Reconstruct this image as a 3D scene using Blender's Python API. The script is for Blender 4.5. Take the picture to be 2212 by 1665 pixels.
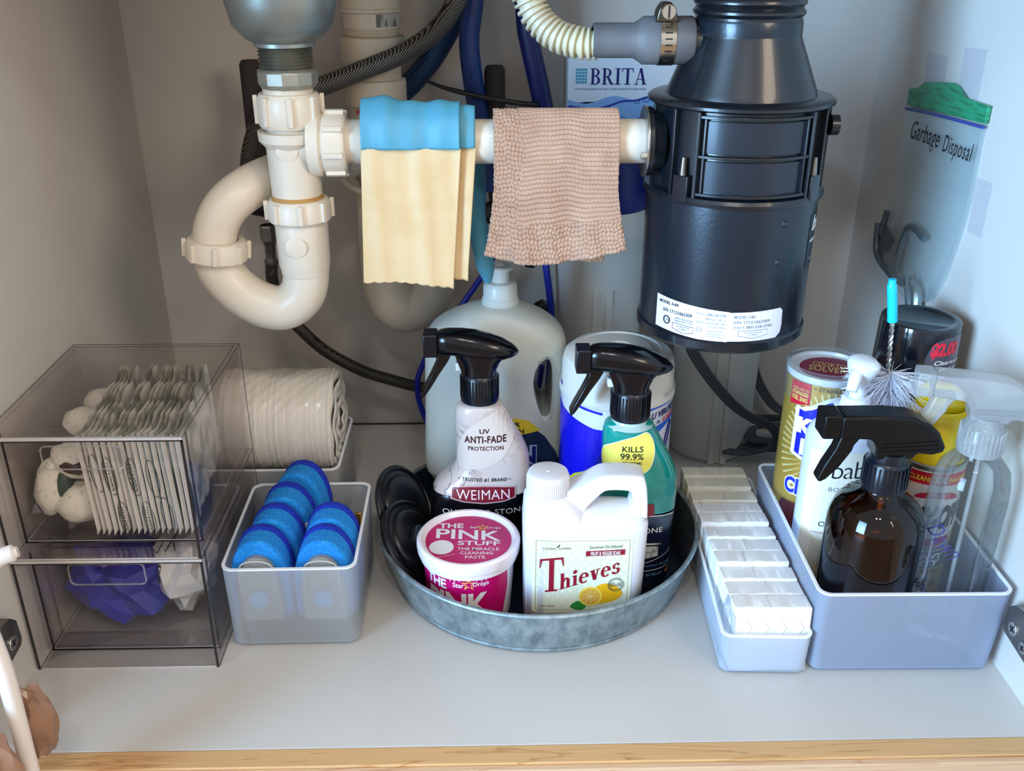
import bpy, bmesh, math, random
from mathutils import Vector, Matrix, Euler
from mathutils.bvhtree import BVHTree
for _o in list(bpy.data.objects): bpy.data.objects.remove(_o, do_unlink=True)
SC = bpy.context.scene
COL = SC.collection
S = 0.01            # everything below is written in centimetres
PI = math.pi
R = math.radians
random.seed(7)

# ------------------------------------------------------------------ camera, world, lights, exposure
def rowmat(r):
    th = r.length; k = r/th
    K = Matrix(((0,-k.z,k.y),(k.z,0,-k.x),(-k.y,k.x,0)))
    return Matrix.Identity(3) + math.sin(th)*K + (1-math.cos(th))*(K@K)
_M = rowmat(Vector((0.436902366, -0.023628259, -0.00313963686))) @ Matrix(((1,0,0),(0,0,-1),(0,1,0)))
cam_d = bpy.data.cameras.new('camera'); cam = bpy.data.objects.new('camera', cam_d); COL.objects.link(cam)
right, down, fwd = _M[0], _M[1], _M[2]
_cm = Matrix((( right[0], -down[0], -fwd[0]), (right[1], -down[1], -fwd[1]), (right[2], -down[2], -fwd[2]))).to_4x4()
_cm.translation = Vector((-2.2038*S, -59.0861*S, 60.2852*S))
cam.matrix_world = _cm
cam_d.sensor_width = 36; cam_d.lens = 2069.07/2212*36; cam_d.clip_start = 0.01; cam_d.clip_end = 50
SC.camera = cam

w = bpy.data.worlds.new('world'); SC.world = w; w.use_nodes = True
bg = w.node_tree.nodes['Background']; bg.inputs[0].default_value = (0.97, 0.985, 1.0, 1); bg.inputs[1].default_value = 0.68

def area(name, loc, target, sx, sy, power, color):
    d = bpy.data.lights.new(name, 'AREA'); d.shape = 'RECTANGLE'; d.size = sx*S; d.size_y = sy*S
    d.energy = power; d.color = color
    o = bpy.data.objects.new(name, d); COL.objects.link(o)
    o.location = Vector(loc)*S
    o.rotation_euler = (Vector(target)*S - o.location).to_track_quat('-Z', 'Y').to_euler()
    return o
_wl = area('kitchen_window_light', (-150,-122,62), (50,32,34), 80, 120, 13.5, (0.36,0.66,1.0)); _wl.data.spread = R(58)
area('kitchen_lamp', (110,-120,115), (-30,25,20), 60, 60, 11, (1.0,0.82,0.62))
area('ceiling_spot_light', (-12,-95,150), (0,20,10), 9, 9, 2.4, (1.0,0.96,0.9))
area('ceiling_spot_light_two', (12,-100,150), (5,20,10), 9, 9, 2.4, (1.0,0.96,0.9))
SC.view_settings.view_transform = 'Standard'; SC.view_settings.look = 'None'
SC.view_settings.gamma = 1; SC.view_settings.use_curve_mapping = False
SC.view_settings.exposure = 0.15
try:
    SC.cycles.max_bounces = 10; SC.cycles.transparent_max_bounces = 24; SC.cycles.transmission_bounces = 8
    SC.cycles.use_denoising = True; SC.cycles.caustics_refractive = False; SC.cycles.caustics_reflective = False
    SC.cycles.sample_clamp_indirect = 6
except Exception: pass

# ------------------------------------------------------------------ materials
def lin(h):
    if isinstance(h, str):
        h = h.lstrip('#'); c = [int(h[i:i+2],16)/255 for i in (0,2,4)]
    else: c = list(h)
    return [((x/12.92) if x <= .04045 else ((x+.055)/1.055)**2.4) for x in c] + [1]
MATS = {}
def mat(name, color, rough=.5, metal=0, spec=.5, noise=None, bump=None, coat=0, sheen=0, sss=0, trans=0, alpha=1, emit=None):
    """noise=(scale, colour2, lo, hi, stretch)  bump=(scale, strength, stretch)"""
    if name in MATS: return MATS[name]
    m = bpy.data.materials.new(name); m.use_nodes = True; nt = m.node_tree; N = nt.nodes; L = nt.links
    p = N['Principled BSDF']; p.inputs['Base Color'].default_value = lin(color)
    p.inputs['Roughness'].default_value = rough; p.inputs['Metallic'].default_value = metal
    p.inputs['Specular IOR Level'].default_value = spec; p.inputs['Coat Weight'].default_value = coat
    p.inputs['Coat Roughness'].default_value = .08
    p.inputs['Sheen Weight'].default_value = sheen; p.inputs['Transmission Weight'].default_value = trans
    p.inputs['Alpha'].default_value = alpha
    if sss:
        p.inputs['Subsurface Weight'].default_value = sss; p.inputs['Subsurface Radius'].default_value = (.012,.010,.009)
    def coords(st):
        tc = N.new('ShaderNodeTexCoord'); mp = N.new('ShaderNodeMapping'); L.new(tc.outputs['Object'], mp.inputs[0])
        mp.inputs['Scale'].default_value = st; return mp
    if noise:
        sc, c2, lo, hi, st = noise
        n = N.new('ShaderNodeTexNoise'); n.inputs['Scale'].default_value = sc; n.inputs['Detail'].default_value = 6
        L.new(coords(st).outputs[0], n.inputs['Vector'])
        r = N.new('ShaderNodeValToRGB'); r.color_ramp.elements[0].position = lo; r.color_ramp.elements[1].position = hi
        r.color_ramp.elements[0].color = lin(color); r.color_ramp.elements[1].color = lin(c2)
        L.new(n.outputs['Fac'], r.inputs[0]); L.new(r.outputs[0], p.inputs['Base Color'])
    if bump:
        sc, strn, st = bump
        n = N.new('ShaderNodeTexNoise'); n.inputs['Scale'].default_value = sc; n.inputs['Detail'].default_value = 4
        L.new(coords(st).outputs[0], n.inputs['Vector'])
        b = N.new('ShaderNodeBump'); b.inputs['Strength'].default_value = strn; b.inputs['Distance'].default_value = .001
        L.new(n.outputs['Fac'], b.inputs['Height']); L.new(b.outputs[0], p.inputs['Normal'])
    MATS[name] = m; return m
U = (1,1,1)
def clear(name, color, refl=.5, rough=.03, haze=0, hazecol='#ffffff', fres=1.45):
    """thin clear plastic: tinted see-through + mirror by Fresnel + a little haze"""
    if name in MATS: return MATS[name]
    m = bpy.data.materials.new(name); m.use_nodes = True; nt = m.node_tree; N = nt.nodes; L = nt.links; N.clear()
    out = N.new('ShaderNodeOutputMaterial'); t = N.new('ShaderNodeBsdfTransparent'); t.inputs[0].default_value = lin(color)
    g = N.new('ShaderNodeBsdfGlossy'); g.inputs['Roughness'].default_value = rough
    d = N.new('ShaderNodeBsdfDiffuse'); d.inputs[0].default_value = lin(hazecol)
    tl = N.new('ShaderNodeBsdfTranslucent'); tl.inputs[0].default_value = lin(hazecol)
    dd = N.new('ShaderNodeMixShader'); dd.inputs[0].default_value = .5; L.new(d.outputs[0], dd.inputs[1]); L.new(tl.outputs[0], dd.inputs[2])
    m1 = N.new('ShaderNodeMixShader'); m1.inputs[0].default_value = haze
    L.new(t.outputs[0], m1.inputs[1]); L.new(dd.outputs[0], m1.inputs[2])
    f = N.new('ShaderNodeFresnel'); f.inputs[0].default_value = fres
    mu = N.new('ShaderNodeMath'); mu.operation = 'MULTIPLY'; mu.inputs[1].default_value = refl; L.new(f.outputs[0], mu.inputs[0])
    m2 = N.new('ShaderNodeMixShader'); L.new(mu.outputs[0], m2.inputs[0]); L.new(m1.outputs[0], m2.inputs[1]); L.new(g.outputs[0], m2.inputs[2])
    L.new(m2.outputs[0], out.inputs[0]); MATS[name] = m; return m
def frosted(name, color, see=.35, blur=.35):
    """frosted polypropylene: blurred see-through + translucent + diffuse body"""
    if name in MATS: return MATS[name]
    m = bpy.data.materials.new(name); m.use_nodes = True; nt = m.node_tree; N = nt.nodes; L = nt.links; N.clear()
    out = N.new('ShaderNodeOutputMaterial')
    rf = N.new('ShaderNodeBsdfRefraction'); rf.inputs['Roughness'].default_value = blur; rf.inputs['IOR'].default_value = 1.03; rf.inputs[0].default_value = lin(color)
    tr = N.new('ShaderNodeBsdfTransparent'); tr.inputs[0].default_value = lin(color)
    a = N.new('ShaderNodeMixShader'); a.inputs[0].default_value = .3; L.new(rf.outputs[0], a.inputs[1]); L.new(tr.outputs[0], a.inputs[2])
    d = N.new('ShaderNodeBsdfDiffuse'); d.inputs[0].default_value = lin(color)
    t = N.new('ShaderNodeBsdfTranslucent'); t.inputs[0].default_value = lin(color)
    b = N.new('ShaderNodeMixShader'); b.inputs[0].default_value = .5; L.new(d.outputs[0], b.inputs[1]); L.new(t.outputs[0], b.inputs[2])
    c = N.new('ShaderNodeMixShader'); c.inputs[0].default_value = 1-see; L.new(a.outputs[0], c.inputs[1]); L.new(b.outputs[0], c.inputs[2])
    g = N.new('ShaderNodeBsdfGlossy'); g.inputs['Roughness'].default_value = .35
    e = N.new('ShaderNodeMixShader'); e.inputs[0].default_value = .06; L.new(c.outputs[0], e.inputs[1]); L.new(g.outputs[0], e.inputs[2])
    L.new(e.outputs[0], out.inputs[0]); MATS[name] = m; return m
def wood(name, c1, c2):
    m = bpy.data.materials.new(name); m.use_nodes = True; nt = m.node_tree; N = nt.nodes; L = nt.links
    p = N['Principled BSDF']; p.inputs['Roughness'].default_value = .42
    tc = N.new('ShaderNodeTexCoord'); mp = N.new('ShaderNodeMapping'); mp.inputs['Scale'].default_value = (.35, 5, 5); L.new(tc.outputs['Object'], mp.inputs[0])
    n = N.new('ShaderNodeTexNoise'); n.inputs['Scale'].default_value = 7; n.inputs['Detail'].default_value = 4; n.inputs['Distortion'].default_value = .6; L.new(mp.outputs[0], n.inputs[0])
    wv = N.new('ShaderNodeMath'); wv.operation = 'MULTIPLY'; wv.inputs[1].default_value = 9; L.new(n.outputs['Fac'], wv.inputs[0])
    fr = N.new('ShaderNodeMath'); fr.operation = 'FRACT'; L.new(wv.outputs[0], fr.inputs[0])
    r = N.new('ShaderNodeValToRGB'); r.color_ramp.elements[0].color = lin(c2); r.color_ramp.elements[1].color = lin(c1)
    r.color_ramp.elements[0].position = 0; r.color_ramp.elements[1].position = .16; L.new(fr.outputs[0], r.inputs[0])
    mp2 = N.new('ShaderNodeMapping'); mp2.inputs['Scale'].default_value = (2,60,60); L.new(tc.outputs['Object'], mp2.inputs[0])
    n2 = N.new('ShaderNodeTexNoise'); n2.inputs['Scale'].default_value = 8; L.new(mp2.outputs[0], n2.inputs[0])
    mx = N.new('ShaderNodeMixRGB'); mx.blend_type = 'MULTIPLY'; mx.inputs[0].default_value = .25
    L.new(r.outputs[0], mx.inputs[1]); L.new(n2.outputs['Fac'], mx.inputs[2]); L.new(mx.outputs[0], p.inputs['Base Color'])
    MATS[name] = m; return m

# ------------------------------------------------------------------ mesh building
class MB:
    def __init__(s): s.v = []; s.f = []; s._b = None
    def add(s, vs, fs):
        n = len(s.v); s.v += [tuple(v) for v in vs]; s.f += [tuple(i+n for i in f) for f in fs]; return s
    def box(s, x0,x1,y0,y1,z0,z1):
        return s.add([(x0,y0,z0),(x1,y0,z0),(x1,y1,z0),(x0,y1,z0),(x0,y0,z1),(x1,y0,z1),(x1,y1,z1),(x0,y1,z1)],
                     [(0,3,2,1),(4,5,6,7),(0,1,5,4),(1,2,6,5),(2,3,7,6),(3,0,4,7)])
    def lathe(s, prof, seg=48, c=(0,0,0), axis='z', a0=0, a1=2*PI):
        full = abs(a1-a0-2*PI) < 1e-6; k = seg if full else seg+1
        vs = []; idx = []
        for (r,z) in prof:
            if r < 1e-6: idx.append([len(vs)]); vs.append((0,0,z))
            else:
                idx.append(list(range(len(vs), len(vs)+k)))
                for i in range(k):
                    a = a0+(a1-a0)*i/seg; vs.append((r*math.cos(a), r*math.sin(a), z))
        fs = []
        for A,B in zip(idx, idx[1:]):
            for i in range(seg):
                j = (i+1) % k if full else i+1
                if len(A)==1 and len(B)==1: break
                if len(A)==1: fs.append((A[0],B[j],B[i]))
                elif len(B)==1: fs.append((A[i],A[j],B[0]))
                else: fs.append((A[i],A[j],B[j],B[i]))
        def mp(p):
            x,y,z = p
            if axis=='x': x,y,z = z,x,y
            elif axis=='y': x,y,z = x,z,y
            return (x+c[0], y+c[1], z+c[2])
        return s.add([mp(p) for p in vs], fs)
    def cyl(s, r, h, c=(0,0,0), axis='z', seg=32, r2=None, b=.0):
        r2 = r if r2 is None else r2
        if b: return s.lathe([(0,0),(r-b,0),(r,b),(r2,h-b),(r2-b,h),(0,h)], seg, c, axis)
        return s.lathe([(0,0),(r,0),(r2,h),(0,h)], seg, c, axis)
    def loft(s, secs, seg=48, axis='z', caps=True):
        """secs: (t, a, b, ha, hb, n) superellipse rings"""
        n0 = len(s.v); vs = []; fs = []
        for (t,a,b,ha,hb,n) in secs:
            for i in range(seg):
                th = 2*PI*i/seg; ct, st = math.cos(th), math.sin(th)
                x = a+ha*math.copysign(abs(ct)**(2/n), ct); y = b+hb*math.copysign(abs(st)**(2/n), st)
                vs.append((x,y,t) if axis=='z' else ((t,x,y) if axis=='x' else (x,t,y)))
        for k in range(len(secs)-1):
            for i in range(seg):
                j = (i+1)%seg; a = k*seg
                fs.append((a+i,a+j,a+seg+j,a+seg+i))
        if caps:
            fs.append(tuple(range(seg-1,-1,-1))); fs.append(tuple(range((len(secs)-1)*seg, len(secs)*seg)))
        return s.add(vs, fs)
    def tube(s, pts, r, seg=14, sub=8, spline=True, cap=True, hollow=0):
        P = catmull(pts, sub) if spline and len(pts) > 2 else [Vector(p) for p in pts]
        n = len(P); L = [0]
        for i in range(1,n): L.append(L[-1]+(P[i]-P[i-1]).length)
        T = [(P[min(i+1,n-1)]-P[max(i-1,0)]).normalized() for i in range(n)]
        up = Vector((0,0,1)) if abs(T[0].z) < .9 else Vector((0,1,0))
        nrm = (up - T[0]*up.dot(T[0])).normalized(); vs = []
        for i in range(n):
            if i:
                ax = T[i-1].cross(T[i])
                if ax.length > 1e-7: nrm = Matrix.Rotation(T[i-1].angle(T[i]), 3, ax) @ nrm
                nrm = (nrm - T[i]*nrm.dot(T[i])).normalized()
            bn = T[i].cross(nrm)
            rr = r(L[i]/L[-1], L[i]) if callable(r) else (r[0]+(r[1]-r[0])*L[i]/L[-1] if isinstance(r, tuple) else r)
            for k in range(seg):
                a = 2*PI*k/seg; vs.append(P[i] + nrm*(rr*math.cos(a)) + bn*(rr*math.sin(a)))
        fs = [(i*seg+k, i*seg+(k+1)%seg, (i+1)*seg+(k+1)%seg, (i+1)*seg+k) for i in range(n-1) for k in range(seg)]
        if cap: fs += [tuple(range(seg-1,-1,-1)), tuple(range((n-1)*seg, n*seg))]
        return s.add(vs, fs)
    def prism(s, poly, y0, y1, axis='y'):
        n = len(poly)
        f = (lambda a,b,t:(a,t,b)) if axis=='y' else ((lambda a,b,t:(t,a,b)) if axis=='x' else (lambda a,b,t:(a,b,t)))
        vs = [f(a,b,y0) for a,b in poly]+[f(a,b,y1) for a,b in poly]
        fs = [tuple(range(n)), tuple(range(2*n-1,n-1,-1))]+[(i,i+n,(i+1)%n+n,(i+1)%n) for i in range(n)]
        return s.add(vs, fs)
    def xf(s, M, start=0):
        s.v = s.v[:start]+[tuple(M @ Vector(v)) for v in s.v[start:]]; return s
    def bvh(s):
        if s._b is None: s._b = BVHTree.FromPolygons([Vector(v) for v in s.v], s.f)
        return s._b
    def build(s, name, m, parent=None, smooth=35, bevel=0, bseg=2, subd=0, solid=0):
        me = bpy.data.meshes.new(name); me.from_pydata([(a*S,b*S,c*S) for a,b,c in s.v], [], s.f); me.update()
        if smooth:
            bm = bmesh.new(); bm.from_mesh(me); bmesh.ops.recalc_face_normals(bm, faces=bm.faces); bm.to_mesh(me); bm.free()
            me.shade_smooth(); me.set_sharp_from_angle(angle=R(smooth))
        o = bpy.data.objects.new(name, me); COL.objects.link(o)
        if m: me.materials.append(m)
        if parent is not None: o.parent = parent
        if solid:
            d = o.modifiers.new('solid','SOLIDIFY'); d.thickness = solid*S; d.offset = 0
        if bevel:
            d = o.modifiers.new('bevel','BEVEL'); d.width = bevel*S; d.segments = bseg; d.limit_method = 'ANGLE'; d.angle_limit = R(40); d.harden_normals = False
        if subd:
            d = o.modifiers.new('sub','SUBSURF'); d.levels = subd; d.render_levels = subd
        return o
def catmull(pts, sub=8):
    P = [Vector(p) for p in pts]; Q = [2*P[0]-P[1]]+P+[2*P[-1]-P[-2]]; out = []
    for i in range(1, len(Q)-2):
        a,b,c,d = Q[i-1:i+3]
        for k in range(sub):
            t = k/sub
            out.append(.5*((2*b)+(c-a)*t+(2*a-5*b+4*c-d)*t*t+(3*b-a-3*c+d)*t**3))
    out.append(P[-1]); return out
def spl(pts, sub=6):
    P = [Vector((a,b,0)) for a,b in pts]; n = len(P); out = []
    for i in range(n):
        a,b,c,d = P[i-1],P[i],P[(i+1)%n],P[(i+2)%n]
        for k in range(sub):
            t = k/sub; q = .5*((2*b)+(c-a)*t+(2*a-5*b+4*c-d)*t*t+(3*b-a-3*c+d)*t**3); out.append((q.x,q.y))
    return out
def thing(name, label, cat, loc=(0,0,0), rz=0, group=None, rot=None):
    o = bpy.data.objects.new(name, None); COL.objects.link(o); o.empty_display_size = .02
    o.location = Vector(loc)*S; o.rotation_euler = rot if rot else (0,0,rz)
    o['label'] = label; o['category'] = cat
    if group: o['group'] = group
    return o
def tag(o, label, cat, group=None, kind=None):
    o['label'] = label; o['category'] = cat
    if group: o['group'] = group
    if kind: o['kind'] = kind
    return o
def struct(o): o['kind'] = 'structure'; return o
def kids(r): return [o for o in bpy.data.objects if o.parent == r]
def dup(root, loc=None, rz=None, label=None, rot=None):
    r = root.copy(); COL.objects.link(r)
    if loc is not None: r.location = Vector(loc)*S
    if rz is not None: r.rotation_euler = (0,0,rz)
    if rot is not None: r.rotation_euler = rot
    if label: r['label'] = label
    for ch in list(kids(root)):
        c = ch.copy(); COL.objects.link(c); c.parent = r
        for g in list(kids(ch)):
            d = g.copy(); COL.objects.link(d); d.parent = c
    return r

# ------------------------------------------------------------------ flat print: lettering and shapes laid onto a surface
_tc = {}
def txt(s, bold=0, shear=0, sp=1.0):
    key = (s,bold,shear,sp)
    if key not in _tc:
        cu = bpy.data.curves.new('t','FONT'); cu.body = s; cu.offset = bold; cu.shear = shear; cu.space_character = sp; cu.resolution_u = 3
        o = bpy.data.objects.new('t', cu); COL.objects.link(o); bpy.context.view_layer.update()
        me = bpy.data.meshes.new_from_object(o.evaluated_get(bpy.context.evaluated_depsgraph_get()))
        v = [(q.co.x, q.co.y) for q in me.vertices]; f = [tuple(p.vertices) for p in me.polygons]
        bpy.data.objects.remove(o); bpy.data.curves.remove(cu); bpy.data.meshes.remove(me)
        _tc[key] = (v,f)
    return _tc[key]
def fit(sh, x0, x1, z0, z1, rot=0, slope=0):
    v, f = sh
    if not v: return ([],[])
    a0,a1 = min(p[0] for p in v), max(p[0] for p in v); b0,b1 = min(p[1] for p in v), max(p[1] for p in v)
    w_, h_ = max(a1-a0,1e-6), max(b1-b0,1e-6)
    if x1 is None: x1 = x0+(z1-z0)*w_/h_
    cx, cz = (x0+x1)/2, (z0+z1)/2; c_, s_ = math.cos(rot), math.sin(rot); out = []
    for p in v:
        x = (p[0]-a0)/w_*(x1-x0)+x0-cx; z = (p[1]-b0)/h_*(z1-z0)+z0-cz
        z += slope*x
        out.append((cx+x*c_-z*s_, cz+x*s_+z*c_))
    return (out, f)
def T(s, x0, x1, z0, z1, bold=0, shear=0, sp=1.0, rot=0, slope=0): return fit(txt(s,bold,shear,sp), x0,x1,z0,z1, rot, slope)
def poly(pts): return ([tuple(p) for p in pts], [tuple(range(len(pts)))])
def rect(x0,x1,z0,z1): return poly([(x0,z0),(x1,z0),(x1,z1),(x0,z1)])
def ell(cx,cz,a,b=None,n=40,rot=0):
    b = a if b is None else b; c_, s_ = math.cos(rot), math.sin(rot)
    return poly([(cx+a*math.cos(t)*c_-b*math.sin(t)*s_, cz+a*math.cos(t)*s_+b*math.sin(t)*c_) for t in [2*PI*i/n for i in range(n)]])
def ring(cx,cz,a,b,tk,n=40,a0=0,a1=2*PI,rot=0):
    v=[]; f=[]; c_, s_ = math.cos(rot), math.sin(rot)
    for i in range(n+1):
        t = a0+(a1-a0)*i/n
        for k in (0,1):
            x = (a-k*tk)*math.cos(t); z = (b-k*tk)*math.sin(t); v.append((cx+x*c_-z*s_, cz+x*s_+z*c_))
    f = [(2*i,2*i+2,2*i+3,2*i+1) for i in range(n)]
    return (v,f)
def rrect(x0,x1,z0,z1,r,n=5):
    p=[]
    for cx,cz,a in ((x1-r,z1-r,0),(x0+r,z1-r,90),(x0+r,z0+r,180),(x1-r,z0+r,270)):
        for i in range(n+1): t=R(a+90*i/n); p.append((cx+r*math.cos(t), cz+r*math.sin(t)))
    return poly(p)
def frame(x0,x1,z0,z1,t): return join(rect(x0,x1,z0,z0+t),rect(x0,x1,z1-t,z1),rect(x0,x0+t,z0+t,z1-t),rect(x1-t,x1,z0+t,z1-t))
def line(pts, t=.1):
    v=[];f=[]
    for i,(x,z) in enumerate(pts):
        a=pts[max(i-1,0)]; b=pts[min(i+1,len(pts)-1)]; dx,dz=b[0]-a[0],b[1]-a[1]; L_=math.hypot(dx,dz) or 1
        nx,nz=-dz/L_*t/2,dx/L_*t/2; v+=[(x+nx,z+nz),(x-nx,z-nz)]
    f=[(2*i,2*i+1,2*i+3,2*i+2) for i in range(len(pts)-1)]
    return (v,f)
def curve2(pts, t=.1, sub=6):
    q = catmull([(a,b,0) for a,b in pts], sub); return line([(p.x,p.y) for p in q], t)
def star(cx,cz,r,r2,n=5,rot=PI/2): return ([(cx+(r if i%2==0 else r2)*math.cos(rot+PI*i/n), cz+(r if i%2==0 else r2)*math.sin(rot+PI*i/n)) for i in range(2*n)]+[(cx,cz)], [(i,(i+1)%(2*n),2*n) for i in range(2*n)])
def join(*shs):
    v=[];f=[]
    for a,b in shs:
        n=len(v); v+=a; f+=[tuple(i+n for i in q) for q in b]
    return (v,f)
def decal(name, m, sh, tgt, parent, off=.03, step=.7, d=(0,1,0), fn=None, cutz=True):
    """lay a flat shape (x,z) onto target mesh (MB) along direction d, or through fn(x,z)->point"""
    bm = bmesh.new(); vs = [bm.verts.new((x,0,z)) for x,z in sh[0]]
    for f in sh[1]:
        try: bm.faces.new([vs[i] for i in f])
        except ValueError: pass
    bmesh.ops.triangulate(bm, faces=bm.faces)
    if step and (fn is None or step < 5) and bm.verts:
        xs = [v.co.x for v in bm.verts]; zs = [v.co.z for v in bm.verts]
        for k in range(int(min(xs)//step)+1, int(max(xs)//step)+1):
            g = bm.verts[:]+bm.edges[:]+bm.faces[:]; bmesh.ops.bisect_plane(bm, geom=g, plane_co=(k*step,0,0), plane_no=(1,0,0), dist=1e-5)
        if cutz:
            for k in range(int(min(zs)//step)+1, int(max(zs)//step)+1):
                g = bm.verts[:]+bm.edges[:]+bm.faces[:]; bmesh.ops.bisect_plane(bm, geom=g, plane_co=(0,0,k*step), plane_no=(0,0,1), dist=1e-5)
    out = MB(); D = Vector(d); last = None
    bm.verts.index_update()
    b = tgt.bvh() if tgt is not None else None
    pts = []
    for v in bm.verts:
        x,z = v.co.x, v.co.z
        if fn: pts.append(Vector(fn(x,z))); continue
        o = Vector((x,-60,z)); h = b.ray_cast(o, D)
        if h[0] is None:
            h = b.find_nearest(Vector((x, (last.y if last else 0), z)))
        p = h[0]; n = h[1]
        if n.y > 0: n = -n
        last = p
        q = p + Vector((n.x*.5, min(n.y,-.5), n.z*.5)).normalized()*off
        pts.append(q)
    out.add(pts, [tuple(v.index for v in f.verts) for f in bm.faces]); bm.free()
    me = bpy.data.meshes.new(name); me.from_pydata([(p[0]*S,p[1]*S,p[2]*S) for p in out.v], [], out.f); me.update()
    o = bpy.data.objects.new(name, me); COL.objects.link(o); me.materials.append(m); o.parent = parent
    return o

# serif capitals and small letters drawn as strokes (unit height), for the two serif logos
def _bar(x0,y0,x1,y1): return poly([(x0,y0),(x1,y0),(x1,y1),(x0,y1)])
def _arc(cx,cy,rx,ry,tx,ty,a0,a1,n=14):
    v=[];f=[]
    for i in range(n+1):
        t=R(a0+(a1-a0)*i/n); v+=[(cx+rx*math.cos(t),cy+ry*math.sin(t)),(cx+(rx-tx)*math.cos(t),cy+(ry-ty)*math.sin(t))]
    for i in range(n): f.append((2*i,2*i+2,2*i+3,2*i+1))
    return (v,f)
def _seg(x0,y0,x1,y1,w_): return poly([(x0-w_/2,y0),(x0+w_/2,y0),(x1+w_/2,y1),(x1-w_/2,y1)])
GL = {
 'B': (.74, [_bar(.1,0,.26,1),_bar(0,0,.32,.05),_bar(0,.95,.32,1),_bar(.2,.5,.34,.55),_arc(.3,.75,.33,.25,.15,.05,-90,90),_arc(.3,.265,.38,.285,.16,.05,-90,90)]),
 'R': (.82, [_bar(.1,0,.26,1),_bar(0,0,.36,.05),_bar(0,.95,.32,1),_bar(.2,.46,.34,.51),_arc(.3,.73,.34,.27,.15,.05,-90,90),_seg(.40,.48,.68,.02,.17),_bar(.58,0,.84,.05)]),
 'I': (.42, [_bar(.13,0,.29,1),_bar(0,0,.42,.05),_bar(0,.95,.42,1)]),
 'T': (.80, [_bar(.32,0,.48,1),_bar(.2,0,.6,.05),_bar(.02,.94,.78,1),poly([(0,.74),(.03,.74),(.09,.97),(.02,1)]),poly([(.8,.74),(.77,.74),(.71,.97),(.78,1)])]),
 'A': (.86, [_seg(.14,.02,.41,.96,.05),_seg(.68,.02,.43,1,.17),_bar(.22,.3,.62,.35),_bar(0,0,.28,.05),_bar(.52,0,.86,.05)]),
 'h': (.70, [_bar(.07,0,.26,1),_bar(0,.95,.2,1),_bar(0,0,.32,.055),_arc(.37,.44,.25,.23,.19,.08,0,180),_bar(.43,0,.62,.45),_bar(.36,0,.70,.055)]),
 'i': (.35, [_bar(.08,0,.27,.64),_bar(.0,.59,.2,.645),_bar(0,0,.35,.055),ell(.17,.86,.12,n=14)]),
 'e': (.60, [_arc(.3,.32,.30,.34,.18,.07,0,315,20),_bar(.1,.33,.55,.39)]),
 'v': (.60, [_seg(.32,0,.15,.62,.21),_seg(.33,0,.49,.62,.07),_bar(0,.59,.31,.645),_bar(.37,.59,.62,.645)]),
 's': (.48, [_arc(.25,.48,.22,.18,.15,.07,10,255,14),_arc(.25,.17,.24,.20,.16,.08,-170,85,14),_bar(.02,.02,.06,.2),_bar(.38,.46,.42,.62)]),
}
def serif(s, sp=.08, steps=None):
    x=0; out=[]
    for i,ch in enumerate(s):
        a,ps = GL[ch]; v,f = join(*ps); k = steps[i] if steps else 1; dy = 0
        out.append(([(x+p[0]*k, p[1]*k) for p in v], f)); x += a*k+sp
    return join(*out)

# ------------------------------------------------------------------ the cabinet itself
WX, WD, WH = 43.8, 58.0, 74.0
m_wall = mat('melamine wall','#d6cfc8', .55, noise=(3,'#d0c9c1',.3,.7,U), bump=(900,.10,U))
m_floor = mat('melamine floor','#d2cec9', .38, noise=(5,'#cbc7c1',.35,.65,U), bump=(700,.08,U))
struct(MB().box(-WX-1.6,-WX,-1.9,WD,-1.8,WH).build('wall_left', m_wall, smooth=0))
struct(MB().box(WX,WX+1.6,-1.9,WD,-1.8,WH).build('wall_right', m_wall, smooth=0))
struct(MB().box(-WX-1.6,WX+1.6,WD,WD+1.6,-1.8,WH).build('wall_back', m_wall, smooth=0))
struct(MB().box(-WX,WX,0,WD,-1.8,0).build('floor', m_floor, smooth=0))
struct(MB().box(-WX-1.6,WX+1.6,-1.9,WD+1.6,WH,WH+3).build('ceiling', mat('counter underside','#b8aa96',.7), smooth=0))
m_maple = wood('maple','#e0b27c','#c48f58'); m_maple2 = wood('maple face','#e3bd98','#cf9d74')
struct(MB().box(-WX,WX,-1.9,-.06,-1.85,-.05).build('trim_1', m_maple, smooth=0, bevel=.05))
struct(MB().box(-WX-1.6,WX+1.6,-2.5,-1.92,-14,-.25).build('trim_2', m_maple2, smooth=0, bevel=.08))
struct(MB().box(-WX+.02,WX-.02,WD-.35,WD-.02,0.02,.12).build('back_gap_strip', mat('dark gap','#4a443d',.9), smooth=0))  # dark strip standing in for the shaded gap at the back wall's foot
struct(MB().box(-140,140,-260,-3,-14.5,-14).build('floor_kitchen', mat('kitchen floor','#a58a6e',.5), smooth=0))
# clear tape strips on the right wall
m_tape = clear('tape film','#fcfcfe', .05, .4, .035, '#e6e4f2')
def tape(pts, lab):
    t = MB().prism([(y,z) for y,z in pts], WX-.03, WX-.008, axis='x').build('tape_strip', m_tape, smooth=0)
    tag(t, lab, 'tape', 'clear tape strips on the right wall')
tape([(45.35,49.6),(40.6,49.7),(40.1,46.4),(45.0,46.2)], 'faint clear tape strip on right wall above bag corner nearest back wall')
tape([(37.3,50.8),(32.8,51.1),(32.8,46.4),(37,46.2)], 'faint clear tape strip on right wall above the near end of the green bag seal')
tape([(30,39.9),(26.9,40.1),(26.9,34.9),(29.7,34.8)], 'faint clear tape strip on right wall beside the lower half of the hanging bag')

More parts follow.
